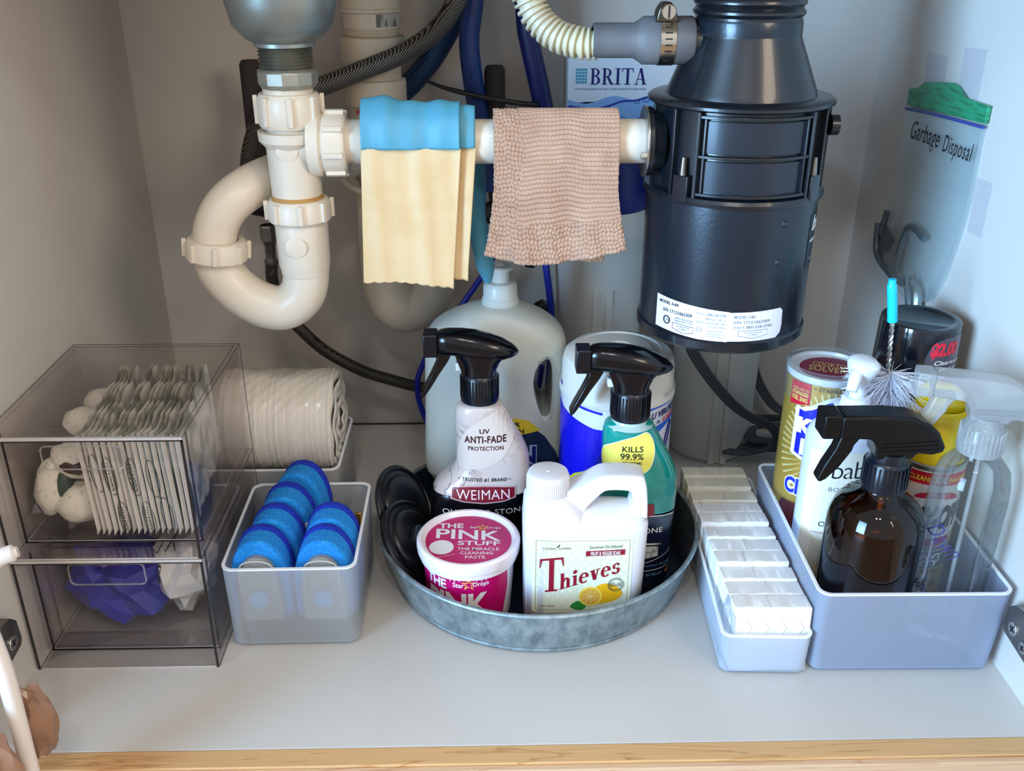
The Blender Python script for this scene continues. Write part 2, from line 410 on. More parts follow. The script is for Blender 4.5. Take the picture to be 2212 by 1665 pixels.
# hinges low on both side walls
m_steel = mat('nickel plate','#8d8a86',.32,.9, noise=(60,'#6d6a66',.4,.7,U)); m_dark = mat('dark slot','#1c1a19',.6)
def hinge(sx, lab):
    t = thing('cabinet_hinge', lab, 'hinge', (sx*WX, 0, 0))
    s = -sx
    pl = MB().prism([(6.4,8.5),(7.1,7.8),(7.25,5.9),(6.9,5.3),(3.2,4.9),(2.6,5.6),(2.9,8.0),(4.6,8.9)], s*.0, s*1.25, axis='x').build('mounting_plate', m_steel, t, bevel=.15)
    for (y,z,r) in ((5.6,6.6,.62),(3.7,6.1,.5)):
        sc = MB().cyl(r,.22,(s*1.2,y,z),'x',20)
        if s < 0: sc = MB().cyl(r,.22,(s*1.42,y,z),'x',20)
        so = sc.build('screw', mat('screw','#c9c6c2',.25,.9), t, bevel=.05)
        cr = MB().box(-.02,.02,-r*.6,r*.6,-.07,.07).box(-.02,.02,-.07,.07,-r*.6,r*.6).xf(Matrix.Translation((s*1.43,y,z)) @ Matrix.Rotation(R(20),4,'X'))
        cr.build('cross_slot', m_dark, so, smooth=0)
    return t
hinge(-1, 'grey metal cabinet hinge plate on left wall beside clear drawers')
hinge(1, 'grey metal cabinet hinge plate on right wall at the picture edge')

# open doors, outside the frame, hung from the side walls
for sx in (-1,1):
    d = MB().box(-1,1,-44,0,-10,66).xf(Matrix.Translation((sx*(WX+3.6),-2.8,0)) @ Matrix.Rotation(R(-40 if sx<0 else 13),4,'Z')).build('door_%d' % (1 if sx<0 else 2), m_maple2, smooth=0, bevel=.2)
    struct(d)

# ------------------------------------------------------------------ plumbing
m_pvc = mat('white drain plastic','#dfd5c5', .36, noise=(9,'#d8ccb9',.45,.75,U), sss=.05)
m_pvcd = mat('worn drain plastic','#ddd4c4', .5, noise=(12,'#cbbda6',.45,.7,(1,1,.4)))
m_stain = mat('rust stain','#b58a4a', .7)
m_zinc = mat('cast zinc','#a3aaa8', .38,.75, noise=(14,'#7b837f',.35,.7,U))
m_zdark = mat('zinc thread','#65665f', .42,.7, noise=(30,'#8c8a7c',.4,.7,U))
PY = 27.0
def slipnut(parent, c, r, h, axis='z', tilt=None, ribs=8, name='slip_nut', a0=.2):
    m = MB(); m.lathe([(r*.72,0),(r*.93,0),(r,.12*h),(r,.80*h),(r*.9,h),(r*.70,h),(r*.70,0)], 48)
    for k in range(ribs):
        a = a0+2*PI*k/ribs; n0=len(m.v); m.box(r*.96,r*1.10,-.22,.22,.12*h,.95*h)
        m.xf(Matrix.Rotation(a,4,'Z'), n0)
    M = Matrix.Translation(c)
    if axis=='x': M = M @ Matrix.Rotation(R(90),4,'Y')
    if tilt: M = M @ tilt
    m.xf(M); return m.build(name, m_pvc, parent, bevel=.06)
dr = thing('sink_drain_pipe', 'white plastic drain tee with curved P-trap under the metal strainer', 'pipe', (0,0,0))
tee = MB()
tee.lathe([(2.15,48.6),(2.15,45),(2.95,45),(2.9,44.2),(2.35,43.6),(2.2,38)], 40, (-19.5,PY,0))
tee.cyl(2.25,5.4,(-20,PY,43.85),'x',40)
tee.lathe([(2.9,-17.9),(2.9,-16.9),(2.6,-16.7)],40,(0,PY,43.85),'x')
tee.build('tee_body', m_pvc, dr)
MB().lathe([(2.42,38.8),(2.26,39.1),(2.22,39.5)],40,(-19.5,PY,0)).build('rust_ring', m_stain, dr)
MB().lathe([(.95,0),(.95,.16),(.8,.2),(0,.2)],24,(0,0,0)).xf(Matrix.Translation((-19.6,PY-2.15,43.6)) @ Matrix.Rotation(R(90),4,'X')).build('mould_disc', m_pvc, dr)
slipnut(dr,(-19.5,PY,45.3),2.75,2.9)
slipnut(dr,(-16.75,PY,43.85),2.75,2.1,'x')
slipnut(dr,(-19.45,PY,36.9),2.85,2.1)
MB().lathe([(2.3,38.2),(2.3,37.2),(2.4,36.6),(2.36,32.9),(2.24,32.4),(2.2,32)],40,(-19.4,PY,0)).build('trap_socket', m_pvc, dr)
MB().lathe([(.95,0),(.95,.16),(.8,.2),(0,.2)],24,(0,0,0)).xf(Matrix.Translation((-19.6,PY-2.3,35)) @ Matrix.Rotation(R(90),4,'X')).build('mould_disc', m_pvc, dr)
MB().tube([(-19.4,PY,33.4),(-19.4,PY,31.6),(-20.0,PY,29.7),(-21.6,PY,28.5),(-23.6,PY,28.7),(-25.7,PY,30.0),(-27.2,PY,32.0),(-27.6,PY,34.0)], 2.12, 32, 10).build('u_bend', m_pvc, dr)
MB().tube([(-27.5,PY,33.6),(-27.3,PY,35.9),(-26.2,PY+.3,38.0),(-24.4,PY+1.6,39.4),(-22.4,PY+4.5,40.0),(-20.6,PY+9,39.9),(-18.6,PY+15,39.2),(-17.2,PY+18.5,38.6)], 1.98, 32, 10).build('trap_arm', m_pvc, dr)
slipnut(dr,(-27.5,PY,33.25),2.8,2.0,tilt=Matrix.Rotation(R(6),4,'Y'))
MB().cyl(1.93,26.6,(-15,PY,43.95),'x',40).build('cross_tube', m_pvc, dr)
# strainer body over the drain
ms = thing('sink_strainer_body', 'silver metal basket strainer body hanging above white drain pipe', 'strainer', (0,0,0))
MB().lathe([(4.9,66),(4.75,57.2),(4.6,55.4),(4.2,53.7),(3.2,52.6),(2.6,52.3),(2.6,52.0),(0,52.0)],48,(-19.4,PY,0)).build('cup', m_zinc, ms)
th = [(2.35,52.6)]
for k in range(9): th += [(2.35,52.2-.3*k),(2.16,52.05-.3*k)]
MB().lathe(th+[(2.3,49.5),(0,49.5)],48,(-19.4,PY,0)).build('threaded_neck', m_zdark, ms)
nt_ = MB().lathe([(2.3,50.2),(2.6,50.0),(2.6,49.0),(2.35,48.6),(2.0,48.6)],12,(-19.4,PY,0))
nt_.build('lock_nut', mat('cast nut','#a9a79b',.42,.6,noise=(25,'#86857a',.35,.65,U)), ms, smooth=20, bevel=.08)

# rear vertical waste stack
rs = thing('waste_stack_pipe', 'thick off-white vertical drain pipe against back wall behind rubber gloves', 'pipe', (-14.6,50.5,0))
st = m_pvcd
MB().lathe([(3.1,66),(3.1,53.6),(3.3,53.5),(3.3,53.2),(3.05,53.1)],40).build('upper_pipe', st, rs)
MB().lathe([(3.0,53.2),(3.0,51.6),(2.9,51.5)],40).build('white_sleeve', m_pvc, rs)
lb = MB().lathe([(3.04,53.05),(3.04,51.8)],12,(0,0,0),'z',R(-75),R(-20)).build('printed_sticker', mat('grey print','#b9b7ae',.6,noise=(160,'#6e6c66',.5,.6,(1,1,.3))), rs)
thp=[(2.9,51.6)]
for k in range(3): thp += [(2.98,51.5-.28*k),(2.85,51.36-.28*k)]
MB().lathe(thp+[(2.9,50.7)],40).build('thread', st, rs)
MB().lathe([(2.9,50.8),(3.45,50.7),(3.45,48.2),(3.3,47.9),(2.9,47.9),(2.9,46.4),(3.35,46.3),(3.4,46.1),(3.4,43.9),(3.2,43.6),(2.9,43.5),(2.9,30),(3.0,28)],40).build('coupling', st, rs, bevel=.03)
MB().box(-1.9,-.8,-2.99,-2.8,43.0,43.4).box(-1.6,-.6,-2.99,-2.8,41.9,42.4).box(-1.0,-.7,-2.99,-2.8,42.2,42.8).build('red_mark', mat('red primer','#a03a52',.6), rs, smooth=0)
MB().tube([(0,0,31),(0,0,26),(.3,0,21.5),(2.0,.4,19.4),(4.6,1.2,20.6),(5.6,2.5,24.4),(5.6,4.5,27),(5.6,6.5,28)], 2.95, 32, 8).build('lower_bend', st, rs)
MB().lathe([(2.6,0),(3.2,.2),(3.2,2.4),(2.7,2.6)],32,(0,0,0),'y').xf(Matrix.Translation((-1.2,-4.4,37.8))).build('side_inlet', st, rs)

# braided hoses, blue lines, shut-off valves
def braidmat(name, c1, c2, blue=None, sc=1):
    m = bpy.data.materials.new(name); m.use_nodes=True; nt=m.node_tree; N=nt.nodes; L=nt.links; p=N['Principled BSDF']
    p.inputs['Roughness'].default_value=.38; p.inputs['Metallic'].default_value=.35
    tc=N.new('ShaderNodeTexCoord')
    outs=[]
    for dz in (1,-1):
        mp=N.new('ShaderNodeMapping'); mp.inputs['Rotation'].default_value=(0,R(38*dz),R(38*dz)); L.new(tc.outputs['Object'],mp.inputs[0])
        wv=N.new('ShaderNodeTexWave'); wv.inputs['Scale'].default_value=190*sc; L.new(mp.outputs[0],wv.inputs[0]); outs.append(wv)
    mx=N.new('ShaderNodeMath'); mx.operation='MULTIPLY'; L.new(outs[0].outputs['Fac'],mx.inputs[0]); L.new(outs[1].outputs['Fac'],mx.inputs[1])
    r=N.new('ShaderNodeValToRGB'); r.color_ramp.elements[0].color=lin(c1); r.color_ramp.elements[1].color=lin(c2); r.color_ramp.elements[0].position=.1; r.color_ramp.elements[1].position=.75
    L.new(mx.outputs[0],r.inputs[0]); L.new(r.outputs[0],p.inputs['Base Color'])
    b=N.new('ShaderNodeBump'); b.inputs['Strength'].default_value=.5; b.inputs['Distance'].default_value=.001; L.new(mx.outputs[0],b.inputs['Height']); L.new(b.outputs[0],p.inputs['Normal'])
    MATS[name]=m; return m
m_braid = braidmat('steel braid','#24242a','#a9a79e'); m_braidd = braidmat('dark braid','#26241f','#6f6a62')
m_bluehose = mat('blue hose sleeve','#173a86',.4,noise=(40,'#12306e',.4,.6,U)); m_bluet = mat('blue tubing','#1a2aa8',.32)
m_foam = mat('dark foam','#3b3438',.85,bump=(500,.5,U)); m_blk = mat('black plastic','#15151a',.38)
tag(MB().tube([(-24.5,46,43.5),(-22.5,45.6,45.2),(-19.4,45.2,46.3),(-15.9,45,47.6),(-11,45,49.5),(-7.3,45,51.9),(-5.0,45,55.5),(-4.4,45.5,60),(-4.2,46,66)], 1.0, 20, 12).build('braided_hose', m_braid, None),
    'steel braided supply hose arching from strainer neck over white stack pipe', 'hose')
tag(MB().tube([(-13.0,55.3,43.5),(-10.4,55,45.9),(-7.6,54.5,49.4),(-5.2,54,54.2),(-4.3,53.5,60),(-4.0,53.5,66)], 1.3, 18, 10).build('blue_braided_hose', braidmat('blue braid','#123058','#2e5f92'), None),
    'blue braided hose behind the steel braided hose', 'hose')
tag(MB().tube([(-22,49,47.5),(-24.6,48.4,44.9),(-26.7,48,42.6),(-28,48,40.3),(-28.8,48,37.3),(-28.9,48.8,34)], .95, 18, 10).build('dark_braided_hose', m_braidd, None),
    'dark braided hose curving behind the drain tee on its left', 'hose')
tag(MB().tube([(-2.9,50,66),(-3.3,50,60),(-3.7,50,54.3),(-4.2,50,50.6),(-4.0,50,47.3),(-3.4,50.2,43),(-2.6,50.6,38),(-1.8,51,34)], 1.12, 18, 8).build('navy_hose', m_bluehose, None),
    'thick navy hose running straight down between gloves and knitted cloth', 'hose')
tag(MB().tube([(1.2,50,66),(1.4,50,60),(1.9,50,52.5),(2.3,50,50),(3.5,50,45),(4.3,50.3,41),(5.0,51,36)], 1.12, 18, 8).build('navy_hose', mat('deep navy hose','#101a5c',.4), None),
    'thick navy hose passing down behind the knitted cloth', 'hose')
tag(MB().tube([(-8.95,49,46.3),(-7,48.6,45.6),(-4.5,48.4,45.0),(-1.5,48.3,44.4),(1.6,48.6,43.9),(3.2,48.8,43.8)], lambda t,l:.16+.12*min(1,t*3), 8, 6).build('zip_tie', m_blk, None),
    'long black zip tie sticking out left across the back wall', 'cable tie')
def valve(x, y, ztop, zbot, lab, elbow):
    t = thing('shutoff_valve', lab, 'valve', (x,y,0))
    MB().lathe([(0,ztop),(.9,ztop-.05),(1.15,ztop-.5),(1.2,zbot),(0,zbot)],28).build('foam_sleeve', m_foam, t)
    MB().tube([(0,0,zbot+.2),(0,0,zbot-2),(elbow*.3,0,zbot-4.5)], 1.0, 16).build('riser', m_blk, t)
    MB().loft([(-1.8,0,zbot-6,.9,1.0,2.4),(.2,0,zbot-5.8,1.3,1.6,2.4),(2.4,0,zbot-6.2,1.3,1.5,2.4),(2.9,0,zbot-6.6,.9,1.0,2.4)],24,'x').build('valve_body', m_blk, t)
    MB().cyl(1.0,5.2,(elbow*.6,.6,zbot-5.9),'y',20).build('wall_stub', m_blk, t)
    return t
valve(-28.3,51.5,48.2,38,'dark foam wrapped shut-off valve riser left of the drain tee','' and 0 or 1)
valve(-1.5,51.5,47.6,37,'dark foam wrapped shut-off valve riser between gloves and knitted cloth',1)
hz = thing('supply_hose', 'dark braided hose with steel crimp dropping behind the P-trap to the floor', 'hose', (0,0,0))
MB().lathe([(.85,30.4),(.95,30.2),(.95,28.6),(.8,28.4),(.62,27.9),(.62,26.4),(.8,26.2),(.8,25.8),(.62,25.6),(.6,24.5)],6,(-27.7,49,0)).build('crimp_fitting', m_steel, hz, smooth=20)
MB().tube([(-27.7,49,26),(-27.9,49.4,23.5),(-27.4,50,20),(-26,50,18),(-22.7,50,14.4),(-18.3,50,11.6),(-14.5,50,10.2),(-11,50,9.2),(-7.5,50,8.8),(-3,50.5,8.6)], .72, 16, 8).build('braid', m_braidd, hz)
bl = thing('blue_water_line', 'thin bright blue tubing looping behind the large jug', 'tube', (0,0,0))
MB().tube([(-1.2,50,28),(-2.2,49,25.6),(-5.4,48.2,21),(-8.7,47.8,16.5),(-10.6,47.6,13),(-11.2,47.4,10.5),(-10.7,47.6,7),(-9,48.2,3.6),(-4,50,1.2),(1.5,51,2.8),(3.6,50.5,8),(4.2,50,12)], .36, 12, 8).build('tubing', m_bluet, bl)
MB().cyl(.95,2.3,(-1.0,50,26.7),'z',8,.75).build('fitting', m_blk, bl, smooth=20)
b2 = thing('blue_water_line', 'thin bright blue tubing dropping straight down left of the tall filter', 'tube', (0,0,0))
MB().tube([(3.6,50.5,31),(4.2,49.5,27),(4.6,49,24),(5.1,49,20),(5.2,49,16),(5.0,49,10),(4.4,49.5,3),(4.2,50,.5)], .42, 12, 8).build('tubing', m_bluet, b2)
MB().loft([(-.2,0,0,.8,.6,2.3),(.6,0,0,1.2,.9,2.3),(1.6,0,0,.8,.7,2.3)],16).xf(Matrix.Translation((3.6,49.5,19.2)) @ Matrix.Rotation(R(40),4,'Y')).build('clip', m_blk, b2)
MB().loft([(-.2,0,0,.8,.6,2.3),(.6,0,0,1.3,.9,2.3),(1.6,0,0,.9,.7,2.3)],16).xf(Matrix.Translation((1.9,49.5,25.9)) @ Matrix.Rotation(R(70),4,'Y')).build('clip', m_blk, b2)

# ------------------------------------------------------------------ water filters and the filter box
m_filt = mat('filter housing','#e2e1dc',.4,noise=(6,'#d8d6d0',.4,.7,U)); m_navy = mat('navy cap','#101c78',.4)
def filt(x,y,top,lab):
    t = thing('water_filter', lab, 'filter', (x,y,0), group='under-sink water filters')
    MB().lathe([(0,0),(4.7,0),(4.95,.3),(5.2,6),(5.35,16),(5.4,26),(5.5,28),(5.75,28.4),(5.8,top-.6),(5.6,top),(5.2,top),(0,top)],48).build('housing', m_filt, t)
    rb = MB().box(-1.15,-.35,-5.55,-4.9,.1,23).box(.35,1.15,-5.6,-4.9,.1,23).box(-.35,.35,-5.25,-4.8,.1,22.4)
    rb.build('ribs', m_filt, t, bevel=.06)
    MB().lathe([(5.3,top),(5.6,top+.1),(5.6,top+4.6),(5.0,top+5.6),(0,top+5.6)],48).build('cap', m_navy, t)
    return t
filt(11.0,52.0,32.0,'tall off-white water filter cylinder behind the white wipes canister')
filt(26.2,51.2,33.0,'tall off-white water filter cylinder behind the black disposer and grey cords')
tb = thing('filter_box', 'white and blue printed cardboard filter box standing on top of the water filter', 'box', (0,0,0))
bb = MB().box(6.5,19.0,49.5,56,37.7,48.6); bb.build('carton', mat('white carton','#dfe3ec',.5), tb, smooth=0, bevel=.06)
decal('water_print', mat('water blue','#86aede',.5), poly([(6.5,37.8),(19,37.8),(19,44.8)]+[(6.5+12.5*(1-t/12), 44.0+.35*math.sin(t*1.1)+.7*(1-t/12)*.9) for t in range(13)]), bb, tb, step=2)
decal('water_line', mat('wave ink','#2a3a9c',.5), join(curve2([(6.6,43.5),(8,43.3),(9.5,43.2),(11,43.5),(12.5,44.0),(14,44.1),(15.5,44.5),(17,44.6),(18.8,44.4)],.22), curve2([(7,43.3),(8.5,42.9),(10,43.1),(11.2,43.4)],.16),
      ring(15.2,44.2,.35,.3,.08,14), ring(16.1,44.3,.45,.35,.08,14), ring(14.2,44.0,.3,.25,.07,14)), bb, tb, off=.05, step=3)
decal('bubble_print', mat('bubble ink','#2c66b4',.5), join(ring(12.7,42.0,.33,.38,.1,16), ring(14.6,42.0,.35,.35,.16,16), ring(15.1,41.3,.36,.36,.14,16), ring(13.6,40.6,.24,.2,.09,14), ring(14.9,40.9,.22,.22,.08,14), ring(13.9,39.9,.22,.2,.07,14),ring(12.0,40.9,.16,.25,.06,12)), bb, tb, off=.05, step=3)
decal('logo_lettering', mat('navy ink','#151a66',.5), fit(serif('BRITA',.06), 8.9, 15.1, 45.75, 47.5), bb, tb, off=.05, step=3)
decal('logo_tile', mat('teal ink','#4aa0bd',.5), join(*[ell(7.45+.32*i, 47.35-.33*j, .15,.15,10) for i in range(4) for j in range(5)]), bb, tb, off=.05, step=3)
decal('small_print', mat('slate ink','#5a6f96',.5), T('PITCHER REPLACEMENT FILTERS | FILTROS DE REPUESTO PARA JARRAS', 7.3,15.1,45.15,45.42), bb, tb, off=.05, step=3)

# ------------------------------------------------------------------ garbage disposer
DX, DY = 20.1, 28.0
m_disp = mat('disposer enamel','#1c2631',.30,.35,coat=.25,bump=(350,.12,U)); m_dblk = mat('black moulding','#0f151d',.30,.0,coat=.3)
gd = thing('garbage_disposal', 'large black garbage disposal unit hanging from the sink', 'garbage disposal', (DX,DY,0))
neck = [(4.5,66),(4.6,56.4),(4.75,56.2),(4.55,55.9),(4.75,55.6),(4.75,55.4),(4.5,55.1),(4.75,54.8),(4.75,54.6),(4.5,54.3),(4.5,53.9)]
MB().lathe(neck,56).build('mounting_ring', m_dblk, gd)
MB().lathe([(4.55,54.1),(4.62,53.9),(4.64,52.7),(4.60,52.5)],56).build('collar', m_disp, gd)
MB().lathe([(4.62,53.0),(4.66,52.7),(6.45,48.4),(6.6,47.8)],56).build('cone', m_dblk, gd)
MB().lathe([(6.5,48.0),(7.9,47.9),(8.15,47.7),(8.15,47.45),(7.9,47.3),(7.0,47.2)],56).build('flange', m_dblk, gd)
ch = MB().lathe([(7.3,47.4),(7.3,40.2),(7.5,39.9)],64); ch.build('chamber', m_dblk, gd)
m_panel = mat('grey satin panel','#252d37',.3,.35,coat=.2)
def curvedbox(m,a0,a1,r0,r1,z0,z1,seg=14):
    n0=len(m.v); prof=[]
    for i in range(seg+1):
        a=R(a0+(a1-a0)*i/seg)
        for r,z in ((r0,z0),(r1,z0),(r1,z1),(r0,z1)): m.v.append((r*math.cos(a),r*math.sin(a),z))
    for i in range(seg):
        for k in range(4):
            a=n0+4*i+k; b=n0+4*i+(k+1)%4; m.f.append((a,b,b+4,a+4))
    m.f.append((n0+3,n0+2,n0+1,n0)); e=n0+4*seg; m.f.append((e,e+1,e+2,e+3)); return m
P1=MB(); curvedbox(P1,-124,-56,7.25,7.5,43.9,46.6); curvedbox(P1,-124,-56,7.25,7.5,40.5,43.3)
P1.build('window_panel', m_panel, gd, bevel=.04)
rb=MB()
for z in (46.75,43.5,40.3): curvedbox(rb,-128,-52,7.2,7.85,z,z+.28)
for a in (-128,-52,-146,-36,-10,-170): curvedbox(rb,a-1.2,a+1.2,7.2,7.95,40.0,47.3,2)
curvedbox(rb,-124.5,-123,7.2,7.8,40.3,47,2); curvedbox(rb,-57,-55.5,7.2,7.8,40.3,47,2)
rb.build('ribs', m_dblk, gd, bevel=.05)
for a in (-137,-44):
    sb=MB(); curvedbox(sb,a-5.5,a+5.5,7.3,8.15,39.6,41.9,4); so=sb.build('screw_boss', m_dblk, gd, bevel=.08)
    MB().cyl(.32,1.5,(7.75*math.cos(R(a)),7.75*math.sin(R(a)),41.9),'z',12,.2).build('screw', m_steel, so)
MB().lathe([(7.3,40.3),(8.0,40.1),(8.15,39.8),(8.1,39.5),(7.85,39.4)],64).build('seam_ring', m_dblk, gd)
can=MB().lathe([(7.72,39.7),(7.75,39.2),(7.75,27.2),(7.7,26.9)],72); can.build('motor_shell', m_disp, gd)
MB().lathe([(7.72,27.4),(7.95,27.2),(7.95,26.5),(7.5,26.1),(0,26.0)],64).build('end_bell', m_dblk, gd)
# dishwasher inlet and discharge side
MB().tube([(-3.6,-.2,51.8),(-5.2,-.3,52.4),(-7.6,-.3,52.5)],(1.95,1.55),24,4).build('inlet_spout', m_dblk, gd)
MB().lathe([(2.5,-6.9),(2.7,-7.6),(3.0,-8.0),(3.0,-8.35),(0,-8.35)],40,(0,-1,43.95),'x').build('outlet_elbow', m_dblk, gd)
fl=MB().lathe([(2.0,0),(3.1,0),(3.1,.22),(2.0,.22)],40,(0,0,0),'x'); fl.xf(Matrix.Translation((-8.6,-1,43.95)))
fo=fl.build('discharge_flange', mat('bright steel','#b5b5ae',.28,.95), gd, bevel=.04)
MB().cyl(.38,.4,(-9.0,-2.9,43.0),'x',6).build('bolt', mat('bright steel','#b5b5ae',.28,.95), fo, smooth=20)
MB().cyl(.9,.7,(7.4,-2.5,45.6),'x',20).build('side_plug', m_dblk, gd)
for a,z in ((-66,38.0),(-68,34.6)):
    MB().lathe([(.35,0),(.22,.16),(0,.2)],14).xf(Matrix.Translation((7.72*math.cos(R(a)),7.72*math.sin(R(a)),z)) @ Matrix.Rotation(R(a),4,'Z') @ Matrix.Rotation(R(90),4,'Y')).build('dimple', m_disp, gd)
def cyf(r, az, off=.03):          # flat print wrapped round a cylinder: x = arc length from azimuth az
    return lambda x,z: ((r+off)*math.cos(R(az)+x/r), (r+off)*math.sin(R(az)+x/r), z)
m_lab = mat('white label','#e9e9f4',.45); m_ink = mat('black ink','#20222a',.5); m_gink = mat('grey ink','#8f909a',.5)
F = cyf(7.75,-90,.03); F2 = cyf(7.75,-90,.06)
lbl = decal('rating_label', m_lab, join(poly([(-8.3,27.6),(-1.0,27.2),(-1.0,30.2),(-8.3,30.7)]), poly([(-1.0,27.4),(3.7,27.45),(4.2,27.9),(4.3,28.7),(4.1,29.0),(4.2,30.0),(3.9,30.3),(-1.0,30.15)])), None, gd, fn=F, step=.6)
decal('label_print', m_ink, join(T('MODEL 5-84',-7.9,-5.7,30.0,30.3,.03), T('S/N 17121063309',-7.4,-4.3,29.25,29.6,.02), ring(-6.9,28.5,.42,.42,.1,20), T('TDI',-7.15,-6.65,28.4,28.6), ring(-6.9,28.5,.3,.3,.03,16),
    T('CURRENT INSULATION',-6.1,-4.2,28.85,29.0), T('THERMAL PROTECTION',-6.1,-4.2,28.6,28.75), line([(-6.2,28.45),(-4.1,28.35),(-4.1,27.8),(-5.1,27.6),(-6.2,27.9),(-6.2,28.45)],.05), T('PUSH RED BUTTON',-5.8,-4.5,28.12,28.27), T('TO RESET',-5.6,-4.7,27.9,28.04)), None, lbl, fn=F2, step=.6)
decal('label_print', m_gink, join(T('1-800-558-5700',-3.1,-1.3,29.7,29.95,.01), T('AMPS 6.3   HP 1/2',-3.1,-1.3,29.3,29.52), T('VOLTS 120  HZ 60  1 PH',-3.9,-1.3,28.9,29.12), T('FOOD WASTE DISPOSER',-2.8,-1.3,28.6,28.75), T('MFG BY',-3.9,-3.2,29.75,29.9), ring(-3.6,28.3,.26,.26,.05,18), T('UL',-3.72,-3.48,28.2,28.4),
    T('MANUFACTURED BY',-2.8,-1.5,28.2,28.33), T('IN-SINK ELECTRIC CO',-2.9,-1.3,27.95,28.08), T('RACINE, WISCONSIN USA',-2.9,-1.3,27.7,27.83),
    T('MODEL 5-84',-.6,1.3,29.6,29.9,.01), T('S/N 17121063309',-.6,2.8,29.1,29.4,.01), T('1-800-558-5700',.3,3.1,28.65,28.92,.01), T('FOR SERVICE',-.6,.2,28.65,28.85), line([(-.1,28.45),(2.7,28.45),(2.7,27.95),(1.3,27.7),(-.1,27.95),(-.1,28.45)],.05), T('PUSH RED BUTTON',.4,2.2,28.18,28.3), T('TO RESET',.8,1.8,27.98,28.1)), None, lbl, fn=F2, step=.6)
F3 = cyf(7.75,-38,.03); F4 = cyf(7.75,-38,.06)
sd = decal('side_badge', mat('badge black','#0d1420',.4), rect(0,9,33.2,38.2), None, gd, fn=F3, step=.6)
decal('side_badge_lettering', mat('badge white','#e6edf0',.4), join(T('badger',.5,7,36.2,38.0,.04,.2), rect(.4,7,35.6,35.85), rect(.6,3,34.0,34.05)), None, sd, fn=F4, step=.6)

# dishwasher drain hose, rubber connector, clamp
dh = thing('dishwasher_hose', 'ribbed cream drain hose curving down to grey rubber connector', 'hose', (0,0,0))
MB().tube([(-.6,31,66),(-.2,31,61),(.9,30.5,56.8),(2.0,30,54.2),(3.6,29.2,52.7),(5.6,28.4,52.1),(7.2,28,52.05)], lambda t,l: 1.22+.16*(1 if math.sin(l*11)>0 else -1)*min(1,1), 20, 46).build('corrugated_tube', mat('cream ribbed plastic','#d9d3b4',.42,noise=(6,'#c9bfae',.45,.7,U)), dh)
rc = thing('rubber_connector', 'grey rubber sleeve joining ribbed hose to the disposer inlet', 'connector', (0,0,0))
MB().lathe([(1.2,6.75),(1.42,6.8),(1.45,7.0),(1.45,10.3),(1.7,10.7),(1.98,11.1),(2.0,15.2),(1.9,15.35),(1.5,15.35)],40,(0,27.7,52.35),'x').build('sleeve', mat('grey rubber','#6c6e72',.55,noise=(20,'#5d5f64',.4,.6,U)), rc)
cp = thing('hose_clamp', 'silver worm-drive hose clamp round the grey rubber sleeve', 'clamp', (0,0,0))
m_ss = mat('stainless','#cfc9bd',.2,1)
cb = MB().lathe([(2.02,12.35),(2.06,12.35),(2.06,13.65),(2.02,13.65)],40,(0,27.7,52.35),'x'); cb.build('band', m_ss, cp)
MB().cyl(.62,2.2,(12.9,25.9,54.75),'y',20,b=.06).build('worm_screw', m_ss, cp)
MB().box(12.82,12.98,25.84,25.92,54.25,55.25).build('screw_slot', m_dark, cp, smooth=0)
MB().prism([(11.9,53.9),(13.9,53.9),(13.5,55.0),(13.1,55.5),(12.5,55.5),(12.1,54.9)],26.3,28.2).build('housing', mat('smoked steel','#5f5a52',.25,1), cp, bevel=.12)
for k in range(8):
    a = R(-62-12*k); sl = MB().box(-.35,.35,-.02,.02,-.055,.055).xf(Matrix.Translation((13.0, 27.7+2.07*math.cos(a-PI*0)*1.0*0+27.7*0, 0)))
    th_ = R(50-14*k); sl = MB().box(12.7,13.3,-.03,.03,-.06,.06).xf(Matrix.Translation((0,27.7-2.06*math.cos(th_),52.35+2.06*math.sin(th_))) @ Matrix.Rotation(-th_,4,'X'))
    sl.build('slot', m_dark, cp, smooth=0)
# disposer cords
m_cord = mat('grey cord','#4c4f55',.5)
def flex(pts, lab, n=3, nm='power_cord', r=.26):
    t = thing(nm, lab, 'cord', (0,0,0))
    for k in range(n):
        o = (k-(n-1)/2)*.46
        MB().tube([(x+o*.9,y+o*.25,z+o*.15) for x,y,z in pts], r, 10, 8).build('conductor', m_cord, t)
    return t
flex([(19.5,30,26.2),(19.9,38,21.6),(20.5,41,18.6),(21.6,41.5,16.4),(24.1,42,12.9),(26.8,42.5,9.9),(29.4,43,7.9),(31.8,43.5,6.6),(32.9,43.8,5.0),(32.0,43.8,3.4),(29.4,44,2.7),(27,45,2.4)], 'grey ribbon power cord hanging from disposer down to coil on the floor')
flex([(30.6,54.5,20),(31.2,54.3,13),(31.9,54,10),(33.1,54,7.2),(35.0,53.5,4.6),(37.5,53,3.2),(40,52,2.4)], 'grey power cord falling behind the rear filter to the floor coil')
flex([(29.5,47.5,1.8),(33,46.5,1.9),(38,46.5,2.0),(40.5,48,2.1),(40,50,2.2),(36,50,3.3),(31.5,49,3.6),(31,47.3,2.8),(35,46.6,3.0),(39,47.5,3.5)], 'coiled bundle of dark grey power cord on the floor behind cans', 4)
flex([(30.5,56.2,1.2),(35,56.3,1.4),(40,56.2,1.2),(43,56,1.0)], 'dark grey cord lying along foot of back wall', 2)

ORD=['first','second','third','fourth','fifth','sixth','seventh','eighth','ninth','tenth','eleventh','twelfth','thirteenth','fourteenth','fifteenth','sixteenth','seventeenth']
